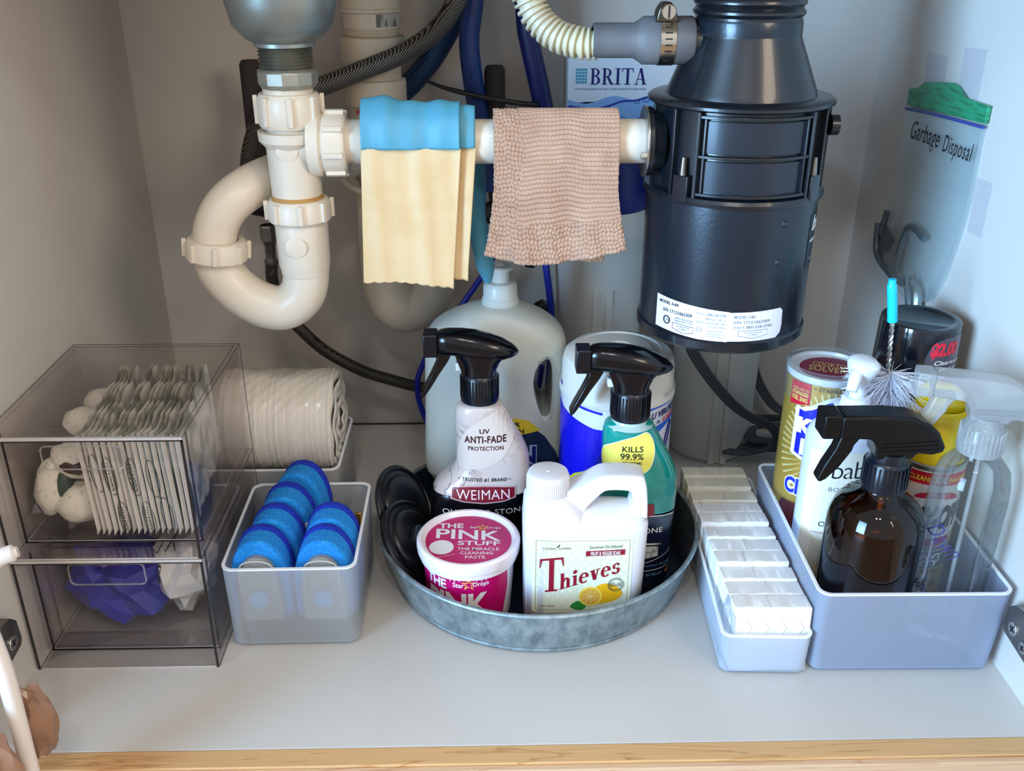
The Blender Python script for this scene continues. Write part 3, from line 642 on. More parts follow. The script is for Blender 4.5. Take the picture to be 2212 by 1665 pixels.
# ------------------------------------------------------------------ cloths over the cross tube
def drape(name, m, parent, x0f, x1f, path, nu, nv, disp=None, xoff=None, th=.12):
    """path: list of (y,z) from front hem over the tube to the back hem; x0f/x1f(t) side edges; disp(u_cm, v_cm, t)->height"""
    P = catmull([(0,y,z) for y,z in path], 10); L=[0]
    for i in range(1,len(P)): L.append(L[-1]+(P[i]-P[i-1]).length)
    tot=L[-1]
    def at(d):
        for i in range(1,len(P)):
            if L[i]>=d:
                k=(d-L[i-1])/max(L[i]-L[i-1],1e-9); p=P[i-1].lerp(P[i],k); t=(P[i]-P[i-1]).normalized(); return p,Vector((0,-t.z,t.y))
        t=(P[-1]-P[-2]).normalized(); return P[-1],Vector((0,-t.z,t.y))
    vs=[]
    for j in range(nv+1):
        t=j/nv; p,n=at(t*tot); a,b=x0f(t),x1f(t)
        for i in range(nu+1):
            u=i/nu; x=a+(b-a)*u; d=disp(x,t*tot,t,u) if disp else 0; dx,dz=(xoff(u,t) if xoff else (0,0))
            q=p+n*d; vs.append((x+dx,q.y,q.z+dz))
    fs=[(j*(nu+1)+i,j*(nu+1)+i+1,(j+1)*(nu+1)+i+1,(j+1)*(nu+1)+i) for j in range(nv) for i in range(nu)]
    mb=MB().add(vs,fs); o=mb.build(name,m,parent,smooth=60,solid=th); return o
m_knit = mat('pink cotton yarn','#c09c84',.9, sheen=.15, noise=(60,'#b28d76',.35,.7,U), bump=(1800,.35,U))
def knit(x,v,t,u):
    rel = x+1.9 + .25*math.sin(v*.5)
    front = v < 12.6 or v > 23
    border = (rel < 2.4) or v < 3.1 or v > 23
    sag = .35*math.sin(x*.9+.4)*max(0,1-v/9) + .15*math.sin(x*2.1+v*.3)*max(0,1-v/7)
    if border:
        xx = x+.07*math.sin(v*3.1)+.05*math.sin(v*7+x); v2 = v+.08*math.sin(x*3.7)+.05*math.sin(x*8.3+v)
        row = int(v2/.40)%2; sgn = 1 if row else -1
        a = abs(math.sin(PI*(xx+.17*row+sgn*.45*(v2%.40))/.34)); b = abs(math.sin(PI*v2/.40)); h=.25*(a**.45)*(b**.5) - .07+.03*math.sin(x*5+v*3)
    else:
        wob = v + .14*math.sin(x*.9+1)+.05*math.sin(x*2.3)
        b = abs(math.sin(PI*wob/.40)); sl = abs(math.sin(PI*(x+.75*(wob%.40)*(1 if int(wob/.40)%2 else .4))/.34)); h=.30*(b**.5) - .055*(1-sl**.5) - .08 
    return h+sag
tag(drape('knitted_dishcloth', m_knit, None, lambda t:-1.75-.9*max(0,1-t*4.2)**1.6+(.9*max(0,t-.6) if t>.6 else 0), lambda t: 9.1+1.0*max(0,1-t*4.2)**1.6-(1.4*max(0,t-.7)),
      [(24.2,34.4),(24.3,36.5),(24.45,40),(24.5,43),(24.9,45.3),(26,46.35),(27.2,46.5),(28.6,45.9),(29.4,44),(29.5,40),(29.4,36),(29.2,32.6)], 270, 430, knit,
      lambda u,t: (0, (.9*math.sin(u*PI*1.15+.1)*-1*max(0,1-t*5) + (.5*math.sin(u*5)*max(0,t*5-4)))), th=.22),
    'pink hand-knitted cotton dishcloth folded over the white cross tube', 'dishcloth')
m_glc = mat('cream rubber','#dfc498',.5, sss=.1, noise=(30,'#d8ba89',.4,.7,U)); m_glb = mat('blue rubber','#529fbc',.5, sss=.08)
def glove(lab, x0, x1, yo, hem, side):
    g = thing('rubber_glove', lab, 'glove', (0,0,0))
    fold = lambda x,v,t,u: .10*math.sin(x*1.5+.5)+.05*math.sin(x*3.1+v*.2)+.22*max(0,math.sin(x*.75+2.2))*max(0,1-v/12)
    def sc(u,t): return (0, (-.12*abs(math.sin(u*(x1-x0)*3.1))-.35*u+.25*math.sin(u*4))*max(0,1-t*22))
    def emb(x,v,t,u):
        h=fold(x,v,t,u)
        for c in (5.6,7.4):
            if abs(v-c)<.55: h+=.035*max(0,math.sin((x*1.5+v)*9))
        return h
    drape('cuff', m_glc, g, lambda t:x0+.45*(1-t)*-1, lambda t:x1-.9*(1-t), [(yo,hem),(yo+.05,hem+4),(yo+.1,hem+8),(yo+.15,43.9)], 90, 110, emb, sc, th=.1)
    drape('palm', m_glb, g, lambda t:x0+.05, lambda t:x1-.1, [(yo+.14,43.85),(yo+.2,44.8),(yo+.75,46.3),(26.3,46.75+side*.3),(27.8,46.6),(29.1,45.6),(29.6,44),(29.9,42),(30,39.5)], 60, 60, lambda x,v,t,u: .24+.16*math.sin(x*1.1+v*.5)+.08*math.sin(x*2.7), (lambda u,t:(0,.25*math.sin(u*6)*math.sin(t*PI))), th=.12)
    return g
g1 = glove('front cream and blue rubber glove folded over the cross tube', -13.2, -4.6, 24.0, 31.9, 2)
g2 = glove('second blue rubber glove behind, its fingers hanging right of the cream cuff', -12.9, -3.3, 24.75, 32.4, 1)
for o_ in kids(g2):
    pass
for (a,b,c,z1) in ((-3.9,30.6,-2.5,29.6),(-3.8,31.8,-3.5,35.2)):
    MB().tube([(a+.4,30.2,43.0),(a+.3,b,40),(a+.35,b,36.6 if z1<33 else 39),((a+c)/2+.2,b,33.5 if z1<33 else 37),(c,b,z1+.9),(c+.05,b,z1)], lambda t,l:.72+.25*math.sin(t*PI*.9)-(.5*max(0,t-.9)*9), 16, 8).build('finger', m_glb, g2)
for (a,b,c,z1) in ((-7.6,30.8,-6.8,29.1),(-9.4,31.0,-9.2,31.0),(-11,30.8,-11.2,32.5)):
    MB().tube([(a,30.2,42.5),(a,b,38),(c,b,z1+1.2),(c+.05,b,z1)], lambda t,l:.85-(.55*max(0,t-.88)*8), 16, 8).build('finger', m_glb, g1)

# ------------------------------------------------------------------ clear stacking drawers on the left
m_acr = clear('clear acrylic','#fefdfd', .22, .02, .003, '#e9e4e6'); m_edge = mat('acrylic edge dark','#19181b',.12,.2,coat=.5)  # black lines seen in clear acrylic edges, painted as dark strips
m_edgeh = mat('acrylic edge bright','#cfc9c8',.12,.35,coat=.6)  # highlights along the acrylic edges, put into a pale strip colour
AX0, AX1, AY0, AY1 = -43.5, -27.15, 9.85, 29.6
def acr(z0, lab, dlab_):
    t = thing('acrylic_drawer', lab, 'drawer unit', (0,0,z0)); H=11.8; e=.28
    sh_ = MB().box(AX0,AX1,AY0,AY1,H-e,H).box(AX0,AX0+e,AY0,AY1,0,H-e).box(AX1-e,AX1,AY0,AY1,0,H-e).box(AX0+e,AX1-e,AY1-e,AY1,.0,H-e).box(AX0+e,AX1-e,AY0,AY1-e,0,.16)
    sh_.build('shell', m_acr, t, smooth=0, bevel=.04)
    MB().box(AX0,AX0+.24,AY0-.03,AY0+.02,0,H).box(AX1-.22,AX1,AY0-.03,AY0+.02,0,H).box(AX0,AX1,AY0-.03,AY0+.02,H-.36,H-.22).build('edge', m_edge, t, smooth=0)
    MB().box(AX0,AX1,AY0-.10,AY0+.25,H-.22,H+.02).build('front_lip_highlight', m_edgeh, t, smooth=0, bevel=.05)  # painted highlight along the shell's top front edge
    MB().box(AX0+.3,AX1-.3,AY0-.03,AY0+.1,.0,.12).build('bottom_lip_highlight', m_edgeh, t, smooth=0, bevel=.04)  # painted highlight along the shell's bottom front edge
    le = MB()
    for x in (AX0+.02,AX1-.06,AX1-.5): le.box(x,x+.05,AY0,AY1,H-.02,H+.02)
    le.box(AX0,AX1,AY1-.06,AY1+.01,H-.02,H+.02).box(AX0+.3,AX1-.4,AY1-.6,AY1-.55,H-.03,H+.01).box(AX1-.03,AX1+.02,AY1-.05,AY1+.01,0,H).box(AX1-.02,AX1+.02,AY0,AY1,.0,.06)
    le.build('rear_edge', mat('acrylic edge soft','#4a474b',.2,.1), t, smooth=0)  # fainter dark edge lines, also painted as strips
    # sliding drawer
    DX0,DX1,DY0,DY1 = AX0+.42,AX1-.42,AY0+2.35,AY1-.6
    dm = MB().box(DX0,DX1,DY0,DY0+.22,.3,H-.75).box(DX0,DX0+.2,DY0,DY1,.3,H-1.6).box(DX1-.2,DX1,DY0,DY1,.3,H-1.6).box(DX0,DX1,DY1-.2,DY1,.3,H-1.6).box(DX0,DX1,DY0,DY1,.28,.46)
    do = dm.build('drawer', m_acr, t, smooth=0)
    ed = MB().box(DX0,DX0+.2,DY0-.03,DY0+.02,.3,H-.7).box(DX1-.2,DX1,DY0-.03,DY0+.02,.3,H-.7).box(DX0,DX1,DY0-.03,DY0+.02,.2,.40)
    ed.build('drawer_edge', m_edge, do, smooth=0)
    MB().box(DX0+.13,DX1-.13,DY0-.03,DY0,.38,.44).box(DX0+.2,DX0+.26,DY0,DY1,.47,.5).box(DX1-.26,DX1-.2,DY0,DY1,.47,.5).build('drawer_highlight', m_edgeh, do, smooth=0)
    hv = frame2(DX0+3.1,DX0+9.9,H-4.2,H-1.9,.5)
    hm = MB(); v_,f_ = hv; hm.add([(x,DY0-.08,z) for x,z in v_],f_)
    hm.build('drawer_handle', clear('clear lip','#ffffff',1.2,.05,.25,'#ffffff'), do, smooth=0, solid=.12)
    return t
def frame2(x0,x1,z0,z1,r,tk=.09):
    a,_=rrect(x0,x1,z0,z1,r); b,_=rrect(x0+tk,x1-tk,z0+tk,z1-tk,r-tk*.5); n=len(a)
    return (a+b,[(i,(i+1)%n,(i+1)%n+n,i+n) for i in range(n)])
acr(0.0, 'lower clear acrylic drawer holding crumpled blue bag', '')
acr(11.9, 'upper clear acrylic drawer holding white sachets and speckled pouches', '')

# blue and white bag, lower drawer
def lump(seed, rx, ry, rz, m, name, parent, loc, amp=.22, n=5, sub=3, rot=(0,0,0), flat=None, jit=0, sm=30):
    rnd = random.Random(seed); bm = bmesh.new(); bmesh.ops.create_icosphere(bm, subdivisions=sub, radius=1)
    dirs = [(Vector((rnd.uniform(-1,1),rnd.uniform(-1,1),rnd.uniform(-1,1))).normalized(), rnd.uniform(.5,1)) for _ in range(n*4)]
    for v in bm.verts:
        p = v.co.normalized(); k = 1+rnd.uniform(-jit,jit)
        for d,a in dirs:
            c = p.dot(d)
            k -= amp*a*max(0,c-.62)**1.0
            k += amp*.16*math.sin(9*c+a*7)
        v.co = Vector((p.x*rx*k,p.y*ry*k,p.z*rz*k))
    mb = MB(); bm.verts.index_update(); M = Matrix.Translation(loc) @ Euler(rot).to_matrix().to_4x4()
    mb.add([M @ v.co for v in bm.verts],[tuple(v.index for v in f.verts) for f in bm.faces]); bm.free()
    if flat is not None: mb.v = [(x,y,max(z,flat)) for x,y,z in mb.v]
    return mb, mb.build(name, m, parent, smooth=sm)
pb = thing('plastic_bag', 'crumpled blue and white printed plastic bag inside lower clear drawer', 'bag', (0,0,0))
m_bb = mat('blue bag film','#2d35c8',.3,coat=.3,noise=(9,'#1e2290',.35,.65,U)); m_wb = mat('white bag film','#d6d2cd',.4,coat=.2)
lump(3,5.6,4.9,4.6,m_bb,'blue_film',pb,(-37.4,17.9,4.9),.16,7,3,flat=.66,jit=.03,sm=9)
wl,_ = lump(8,3.4,3.9,4.5,m_wb,'white_film',pb,(-32.0,18.9,5.0),.14,6,3,flat=.7,jit=.025,sm=9)
lump(12,2.6,2.0,1.2,mat('violet film','#4b2f8e',.3,coat=.3),'fold',pb,(-38.2,16.4,8.3),.2,5,3)
decal('bag_print', m_ink, join(T('S',-34.6,-33.3,4.6,7.0,.05,.2), curve2([(-35.2,7.6),(-34.4,8.4),(-33.8,7.8),(-33.2,8.6)],.12), curve2([(-33.2,3.6),(-32.6,3.2),(-32.0,2.2)],.12), curve2([(-32.9,8.0),(-32.4,8.6),(-31.9,8.2)],.16)), wl, pb, off=.05)

# speckled pouches, upper drawer
m_pouch = mat('speckled pouch','#e8e2d2',.5, noise=(260,'#a89b80',.60,.72,U))
def pouch(seed, loc, s, rot, lab):
    t = thing('seed_pouch', lab, 'pouch', loc, rot=rot, group=None)
    lump(seed,s[0],s[1],s[2],m_pouch,'body',t,(0,0,0),.09,3,3)
    MB().add([(-s[0]*.9,-.2,-s[2]*.55),(-s[0]*1.15,-.1,-s[2]*1.0),(-s[0]*.55,.1,-s[2]*.95)],[(0,1,2)]).build('wrapper_corner', clear('wrapper film','#f2f2f2',1.2,.05,.2,'#f4f2ee'), t, smooth=0, solid=.03)
    return t
zf = 12.5
m_pdk=mat('pouch dark print','#34473f',.4); m_pmr=mat('pouch maroon print','#46202a',.3,coat=.3)
pouch(21,(-41.3,15.4,zf+3.5),(1.5,1.6,2.9),(0,R(12),R(20)),'cream speckled pouch lying at left end of upper clear drawer')
pouch(22,(-38.9,15.0,zf+2.1),(2.3,1.7,2.0),(0,R(-25),0),'round cream speckled pouch against the sachets at the drawer front')
pouch(23,(-39.2,16.2,zf+5.6),(2.4,1.8,1.6),(0,R(12),R(-10)),'cream speckled pouch resting on top of the other front pouches')
pouch(24,(-39.6,20.5,zf+7.2),(2.0,1.8,1.5),(0,R(8),0),'cream speckled pouch high behind the drawer front under the lid')
pouch(25,(-39.6,24.6,zf+7.2),(1.7,1.6,1.5),(0,R(-10),R(30)),'small cream speckled pouch deepest in upper clear drawer')

for nm_,mm,loc_,sz in (('seed_pouch',m_pdk,(1.0,-.7,.6),(.85,1.0,1.7)),('seed_pouch.002',m_pmr,(.5,-1.0,.2),(1.5,.9,.75))):
    lump(41,sz[0],sz[1],sz[2],mm,'printed_panel',bpy.data.objects[nm_],loc_,.08,3,3)
# thin sachets, upper drawer
def sachmat():
    m = bpy.data.materials.new('sachet'); m.use_nodes=True; nt=m.node_tree; N=nt.nodes; L=nt.links; p=N['Principled BSDF']; p.inputs['Roughness'].default_value=.45
    tc=N.new('ShaderNodeTexCoord'); mp=N.new('ShaderNodeMapping'); mp.inputs['Scale'].default_value=(1,1,1); L.new(tc.outputs['Object'],mp.inputs[0])
    oi=N.new('ShaderNodeObjectInfo'); cmb=N.new('ShaderNodeVectorMath'); cmb.operation='ADD'; L.new(mp.outputs[0],cmb.inputs[0]); L.new(oi.outputs['Random'],cmb.inputs[1])
    n=N.new('ShaderNodeTexNoise'); n.inputs['Scale'].default_value=38; n.inputs['Detail'].default_value=1.5; L.new(cmb.outputs[0],n.inputs['Vector'])
    r=N.new('ShaderNodeValToRGB'); e=r.color_ramp.elements; e[0].position=.40; e[0].color=lin('#8f9686'); e[1].position=.56; e[1].color=lin('#e3dfd6')
    e2=e.new(.47); e2.color=lin('#c3c4b8'); L.new(n.outputs['Fac'],r.inputs[0]); L.new(r.outputs[0],p.inputs['Base Color']); return m
m_sach = sachmat()
def sachet():
    t = thing('paper_sachet','','sachet',(0,0,0),group='white printed sachets filed in the upper clear drawer')
    nu,nv=26,10; L_=14.6; Hh=9.6; vs=[];
    for side in (-1,1):
        for j in range(nv+1):
            for i in range(nu+1):
                y=i/nu*L_; z=j/nv*Hh; th=.17*(math.sin(PI*min(1,max(0,(i/nu))))**.35)*(math.sin(PI*j/nv)**.4 if 0<j<nv else 0)
                wv=.14*math.sin(y*1.3)+.05*math.sin(y*3.3+z*.5)+.30*math.exp(-y*1.2)*math.sin(z*.5)-.02*y
                zz=z+(.16 if (i%2 and j==0) else 0)+.07*math.sin(y*1.5)*(j/nv)
                vs.append((wv+side*(th+.01),y,zz))
    n=(nu+1)*(nv+1); fs=[]
    for s_ in (0,1):
        for j in range(nv):
            for i in range(nu):
                a=s_*n+j*(nu+1)+i; q=(a,a+1,a+nu+2,a+nu+1); fs.append(q if s_ else q[::-1])
    MB().add(vs,fs).build('packet', m_sach, t, smooth=80)
    MB().add([(-.02,0,.2),(-.26,-.42,.35),(-.26,-.42,Hh-.2),(-.02,0,Hh-.1),(-.36,-.3,-.25)],[(0,1,2,3),(0,4,1)]).build('crimped_edge', mat('sachet edge','#e4dfd8',.5), t, smooth=0, solid=.04)
    return t
s0 = sachet(); n_s = 17
for k in range(n_s):
    x = -36.6+k*.515; lab = ('leftmost' if k==0 else 'rightmost' if k==n_s-1 else ORD[k])+' white printed paper sachet'+('' if k in (0,n_s-1) else ' from the left')+' in upper clear drawer'
    if k == 0: o = s0; o.location = Vector((x,12.98,zf+.35))*S
    else: o = dup(s0, (x,12.95+.12*random.uniform(-1,1),zf+.35+.08*random.random()))
    o['label'] = lab; o.rotation_euler = (0, R(-2.0+1.0*random.random()), R(3.5*random.random()+3))
for k,(x,z) in enumerate(((-34.9,18.6),(-34.3,14.2),(-32.9,18.5),(-32.2,14.2),(-31.3,18.3),(-30.6,14.6),(-36.0,18.9))):
    if k<4:
        sp_ = T('COUNTRY', x-1.5,x+1.5,z-.23,z+.23,.02,rot=R(90))
    parts = [ring(x+.15,z,1.9,.5,.08,26,rot=R(94))] + ([T('COUNTRY', x-1.45,x+1.45,z-.22,z+.22,.02,rot=R(94))] if k<4 else [])
    bx = MB().box(-50,-20,12.35,12.4,0,30)
    nm = [o for o in bpy.data.objects if o.get('category')=='sachet'][min(2+k*2,16)]
    d_ = decal('sachet_print', mat('sachet ink','#35372f',.6), join(*parts), None, nm, fn=lambda a,b: (a,12.47,b), step=9)
    d_.matrix_parent_inverse = (Matrix.Translation(nm.location) @ nm.rotation_euler.to_matrix().to_4x4()).inverted()

# ------------------------------------------------------------------ frosted bins
m_bin = frosted('frosted plastic','#f4f6f8', .50, .30); m_bin2 = frosted('frosted plastic cool','#dde7ff', .40, .32)
def bin_(lab, w_, d_, h, loc, rz, m, flare=.18, r=1.1, wall=.16):
    t = thing('frosted_bin', lab, 'bin', loc, rz)
    hx, hy = w_/2, d_/2
    n=8; mb=MB()
    nn = 7.5
    out=[(0,0,0,hx-flare-.9,hy-flare-.9,nn),(.12,0,0,hx-flare-.4,hy-flare-.4,nn),(.55,0,0,hx-flare,hy-flare,nn),(h-.1,0,0,hx,hy,nn),(h,0,0,hx-.02,hy-.02,nn),(h,0,0,hx-wall-.04,hy-wall-.04,nn),(.6,0,0,hx-flare-wall,hy-flare-wall,nn),(.22,0,0,hx-flare-wall-.7,hy-flare-wall-.7,nn)]
    def rr(hx,hy,r,seg=64):
        pts=[]
        for cx,cy,a in ((hx-r,hy-r,0),(-hx+r,hy-r,90),(-hx+r,-hy+r,180),(hx-r,-hy+r,270)):
            for i in range(9): q=R(a+90*i/8); pts.append((cx+r*math.cos(q),cy+r*math.sin(q)))
        return pts
    rings=[(z,rr(a,b,max(.3,r-(hx-a)*.6 if z<h-.05 else r-(hx-a)))) for z,_,_,a,b,_ in out]
    vs=[];fs=[]; k=36
    for z,p in rings: vs+=[(x,y,z) for x,y in p]
    rings=rings[:5]; vs=vs[:5*k]
    for a in range(len(rings)-1):
        for i in range(k): fs.append((a*k+i,a*k+(i+1)%k,(a+1)*k+(i+1)%k,(a+1)*k+i))
    fs.append(tuple(range(k-1,-1,-1)))
    MB().add(vs,fs).build('tub', m, t, smooth=40)
    rim=MB(); p1=rr(hx+.03,hy+.03,r); p2=rr(hx-wall-.08,hy-wall-.08,r-wall)
    rim.add([(x,y,h-.13) for x,y in p1]+[(x,y,h+.02) for x,y in p1]+[(x,y,h+.02) for x,y in p2]+[(x,y,h-.13) for x,y in p2],[(a*k+i,a*k+(i+1)%k,((a+1)%4)*k+(i+1)%k,((a+1)%4)*k+i) for a in range(4) for i in range(k)])
    rim.build('rim', mat('frosted rim','#f2f5fa',.35,sss=.1), t, smooth=40)
    return t
bin_('square frosted bin holding blue dish-wand sponges', 12.1, 15.0, 9.0, (-20.65,19.7,0), R(.6), m_bin)
bin_('frosted bin under the white trash bag roll', 12.9, 12.6, 9.0, (-24.9,36.2,0), 0, m_bin)
bin_('low narrow frosted bin filled with white eraser sponges', 8.0, 27.8, 4.6, (22.7,21.3,0), R(-2.6), frosted('frosted plastic low','#eef4ff', .50, .34), r=.9)
bin_('wide frosted bluish bin packed with spray bottles and cans', 17.0, 22.8, 9.0, (34.75,18.8,0), R(-.7), m_bin2, flare=.35)

# sponges
m_sb = mat('light blue sponge','#0c84de',.95,bump=(700,.9,U),noise=(500,'#35a6ee',.45,.75,U)); m_sd = mat('dark blue scrubber','#1436c6',.95,bump=(900,1,U),noise=(500,'#0d24a0',.4,.7,U))
m_clip = mat('grey clip','#8a8b88',.4)
def sponge(lab, loc, rz, rx=0):
    t = thing('wand_sponge', lab, 'sponge', loc, rot=(R(rx),0,rz), group='blue dish-wand sponges in the frosted bin')
    def arch(w_,h_,n=14,z0=0):
        p=[(-w_,z0),(w_,z0)]
        for i in range(n+1): a=PI*i/n; p.append((w_*math.copysign(abs(math.cos(a))**.9,math.cos(a)), z0+h_*.35+h_*.65*math.sin(a)**.85))
        return p
    MB().prism(arch(2.75,8.2),.0,2.35).build('sponge_block', m_sb, t, bevel=.35, bseg=3, smooth=50)
    MB().prism(arch(2.80,8.3),2.2,3.1).build('scrubber', m_sd, t, bevel=.2, smooth=50)
    c=MB().prism(arch(2.0,6.9),-.65,.1); co=c.build('clip_base', m_clip, t, bevel=.15, smooth=50)
    MB().tube([(-1.55,-.75,3.5),(-1.5,-.8,5.9),(-.7,-.8,6.6),(.7,-.8,6.6),(1.5,-.8,5.9),(1.55,-.75,3.5)],.09,8,6).build('clip_wire', mat('clip ridge','#b9b9b0',.3), co)
    MB().cyl(.9,.3,(0,-.95,2.6),'y',20).build('clip_socket', mat('pale blue','#7aa6d8',.5), co)
    return t
sp = [(-23.55,13.6,2.75,0,0),(-23.0,17.2,2.9,-3,2),(-22.5,20.6,3.2,-2,2),(-21.9,24.0,3.6,-9,-2),(-17.75,13.7,2.65,0,0),(-17.6,17.2,2.9,0,2)]
labs = ['front left blue sponge, grey clip showing at bin front','second blue sponge back in the left column','third blue sponge back in the left column','rearmost and highest blue sponge in the left column','front right blue sponge, grey clip showing at bin front','rear blue sponge of the shorter right column']
for k,(x,y,z,a,rx) in enumerate(sp): sponge(labs[k],(x,y,z),R(a),rx)
tag(MB().box(-20.4,-16.9,20.2,20.5,.6,8.6).build('paper_insert', mat('white card','#e2e3e6',.6), None, bevel=.04), 'white card scrap between the two sponge columns', 'card')
tag(MB().box(-15.6,-15.0,21.0,21.3,2,9.2).build('gold_clip', mat('brass','#b98a3c',.3,.8), None, bevel=.1), 'small brass clip inside right wall of sponge bin', 'clip')

# trash bag roll
m_roll = mat('thin white film','#e6e0d6',.32, coat=.25, sss=.15, bump=(70,.8,(14,1,1)))
tr = thing('trash_bag_roll','roll of white plastic trash bags lying in the rear frosted bin','bag roll',(-25.0,36.2,11.9))
vs=[];fs=[];nu,nv=60,110
rnd=random.Random(5); wr=[rnd.uniform(-1,1) for _ in range(nu+1)]
for i in range(nu+1):
    x=-5.9+11.8*i/nu
    for j in range(nv):
        a=2*PI*j/nv; r_=5.55+.05*wr[i]+.05*math.sin(a*7+x*1.3)+.035*math.sin(a*23+i*.9)+.12*math.sin(a-.6)
        if i<3 or i>nu-2: r_-=.15
        vs.append((x,r_*math.cos(a),r_*math.sin(a)))
fs=[(i*nv+j,i*nv+(j+1)%nv,(i+1)*nv+(j+1)%nv,(i+1)*nv+j) for i in range(nu) for j in range(nv)]
MB().add(vs,fs).build('film_layers',m_roll,tr,smooth=50)
for k,(ra,rb_,xx) in enumerate(((5.45,4.6,6.0),(4.6,3.7,6.25),(3.7,2.7,6.1),(2.7,1.8,6.3),(1.8,.0,5.9))):
    sp_m=MB(); pr=[(ra,0),(ra-.1,.12),((ra+rb_)/2,.2),(rb_+.05,.1),(rb_,-.1)] if rb_ else [(ra,0),(ra*.6,.1),(0,.1)]
    sp_m.lathe(pr,44,(0,0,0),'x'); sp_m.v=[(x+xx-.2+.12*math.sin(7*math.atan2(y,z)+k),y,z) for x,y,z in sp_m.v]; sp_m.build('folded_end',m_roll,tr,smooth=50)

# ------------------------------------------------------------------ galvanised tray and its stoppers
def galv():
    m = bpy.data.materials.new('galvanised'); m.use_nodes=True; nt=m.node_tree; N=nt.nodes; L=nt.links; p=N['Principled BSDF']
    p.inputs['Metallic'].default_value=.72; p.inputs['Roughness'].default_value=.46
    tc=N.new('ShaderNodeTexCoord'); mp=N.new('ShaderNodeMapping'); mp.inputs['Scale'].default_value=(1,1,.55); L.new(tc.outputs['Object'],mp.inputs[0])
    n=N.new('ShaderNodeTexNoise'); n.inputs['Scale'].default_value=70; n.inputs['Detail'].default_value=7; n.inputs['Roughness'].default_value=.7; L.new(mp.outputs[0],n.inputs[0])
    r=N.new('ShaderNodeValToRGB'); r.color_ramp.elements[0].position=.38; r.color_ramp.elements[1].position=.66
    r.color_ramp.elements[0].color=lin('#7b8a90'); r.color_ramp.elements[1].color=lin('#b1bec2'); L.new(n.outputs['Fac'],r.inputs[0]); L.new(r.outputs[0],p.inputs['Base Color'])
    r2=N.new('ShaderNodeMapRange'); r2.inputs[3].default_value=.38; r2.inputs[4].default_value=.6; L.new(n.outputs['Fac'],r2.inputs[0]); L.new(r2.outputs[0],p.inputs['Roughness']); return m
TC = (2.6,26.1)
ty = thing('metal_tray','large round galvanised metal tray holding cleaning bottles','tray',(TC[0],TC[1],0))
m_galv=galv()
MB().lathe([(0,.05),(14.9,.05),(15.15,.2),(15.3,.5),(16.45,4.9),(16.5,5.1)],96).build('dish_outside',m_galv,ty,smooth=50)
MB().lathe([(0,.22),(14.9,.22),(15.1,.45),(16.3,4.95),(16.45,5.1)],96).build('dish_inside',mat('shaded tray inside','#1f2b3c',.40,.6,noise=(30,'#3b4c5c',.5,.8,U)),ty,smooth=50)  # shade inside the tray is put into this dark navy colour
rl=MB(); 
rl.lathe([(16.5+.24*math.cos(2*PI*k/10),5.32+.24*math.sin(2*PI*k/10)) for k in range(11)],96); rl.build('rolled_rim',m_galv,ty,smooth=60)
MB().lathe([(15.25,.55),(15.42,.62),(15.4,.8)],96).build('base_bead',m_galv,ty,smooth=50)
m_rub=mat('black rubber','#0d0e12',.35,coat=.2)
def stopper(loc,rot,lab,knob):
    t=thing('sink_stopper',lab,'stopper',loc,rot=Vector(rot).to_track_quat('Z','Y').to_euler())
    MB().lathe([(0,0),(4.2,0),(4.5,.15),(4.55,.4),(4.3,.6),(3.4,.62),(3.3,.8),(3.0,.95),(1.6,1.0),(0,1.0)],48).build('disc',m_rub,t,smooth=40)
    MB().lathe([(3.9,.6),(4.0,.78),(4.15,.8),(4.2,.6)],48).build('lip',m_rub,t)
    if knob: MB().lathe([(1.2,.9),(1.25,1.5),(1.1,1.65),(.95,1.7),(0,1.72)],32).build('knob',mat('dark steel','#3f4c55',.3,.6),t)
    return t
stopper((-11.6,27.0,6.0),(.82,-.30,.50),'black rubber sink stopper leaning upright behind the other at tray left',False)
stopper((-10.3,23.0,4.4),(.74,-.22,.62),'black rubber sink stopper with round grey knob leaning at tray left',True)

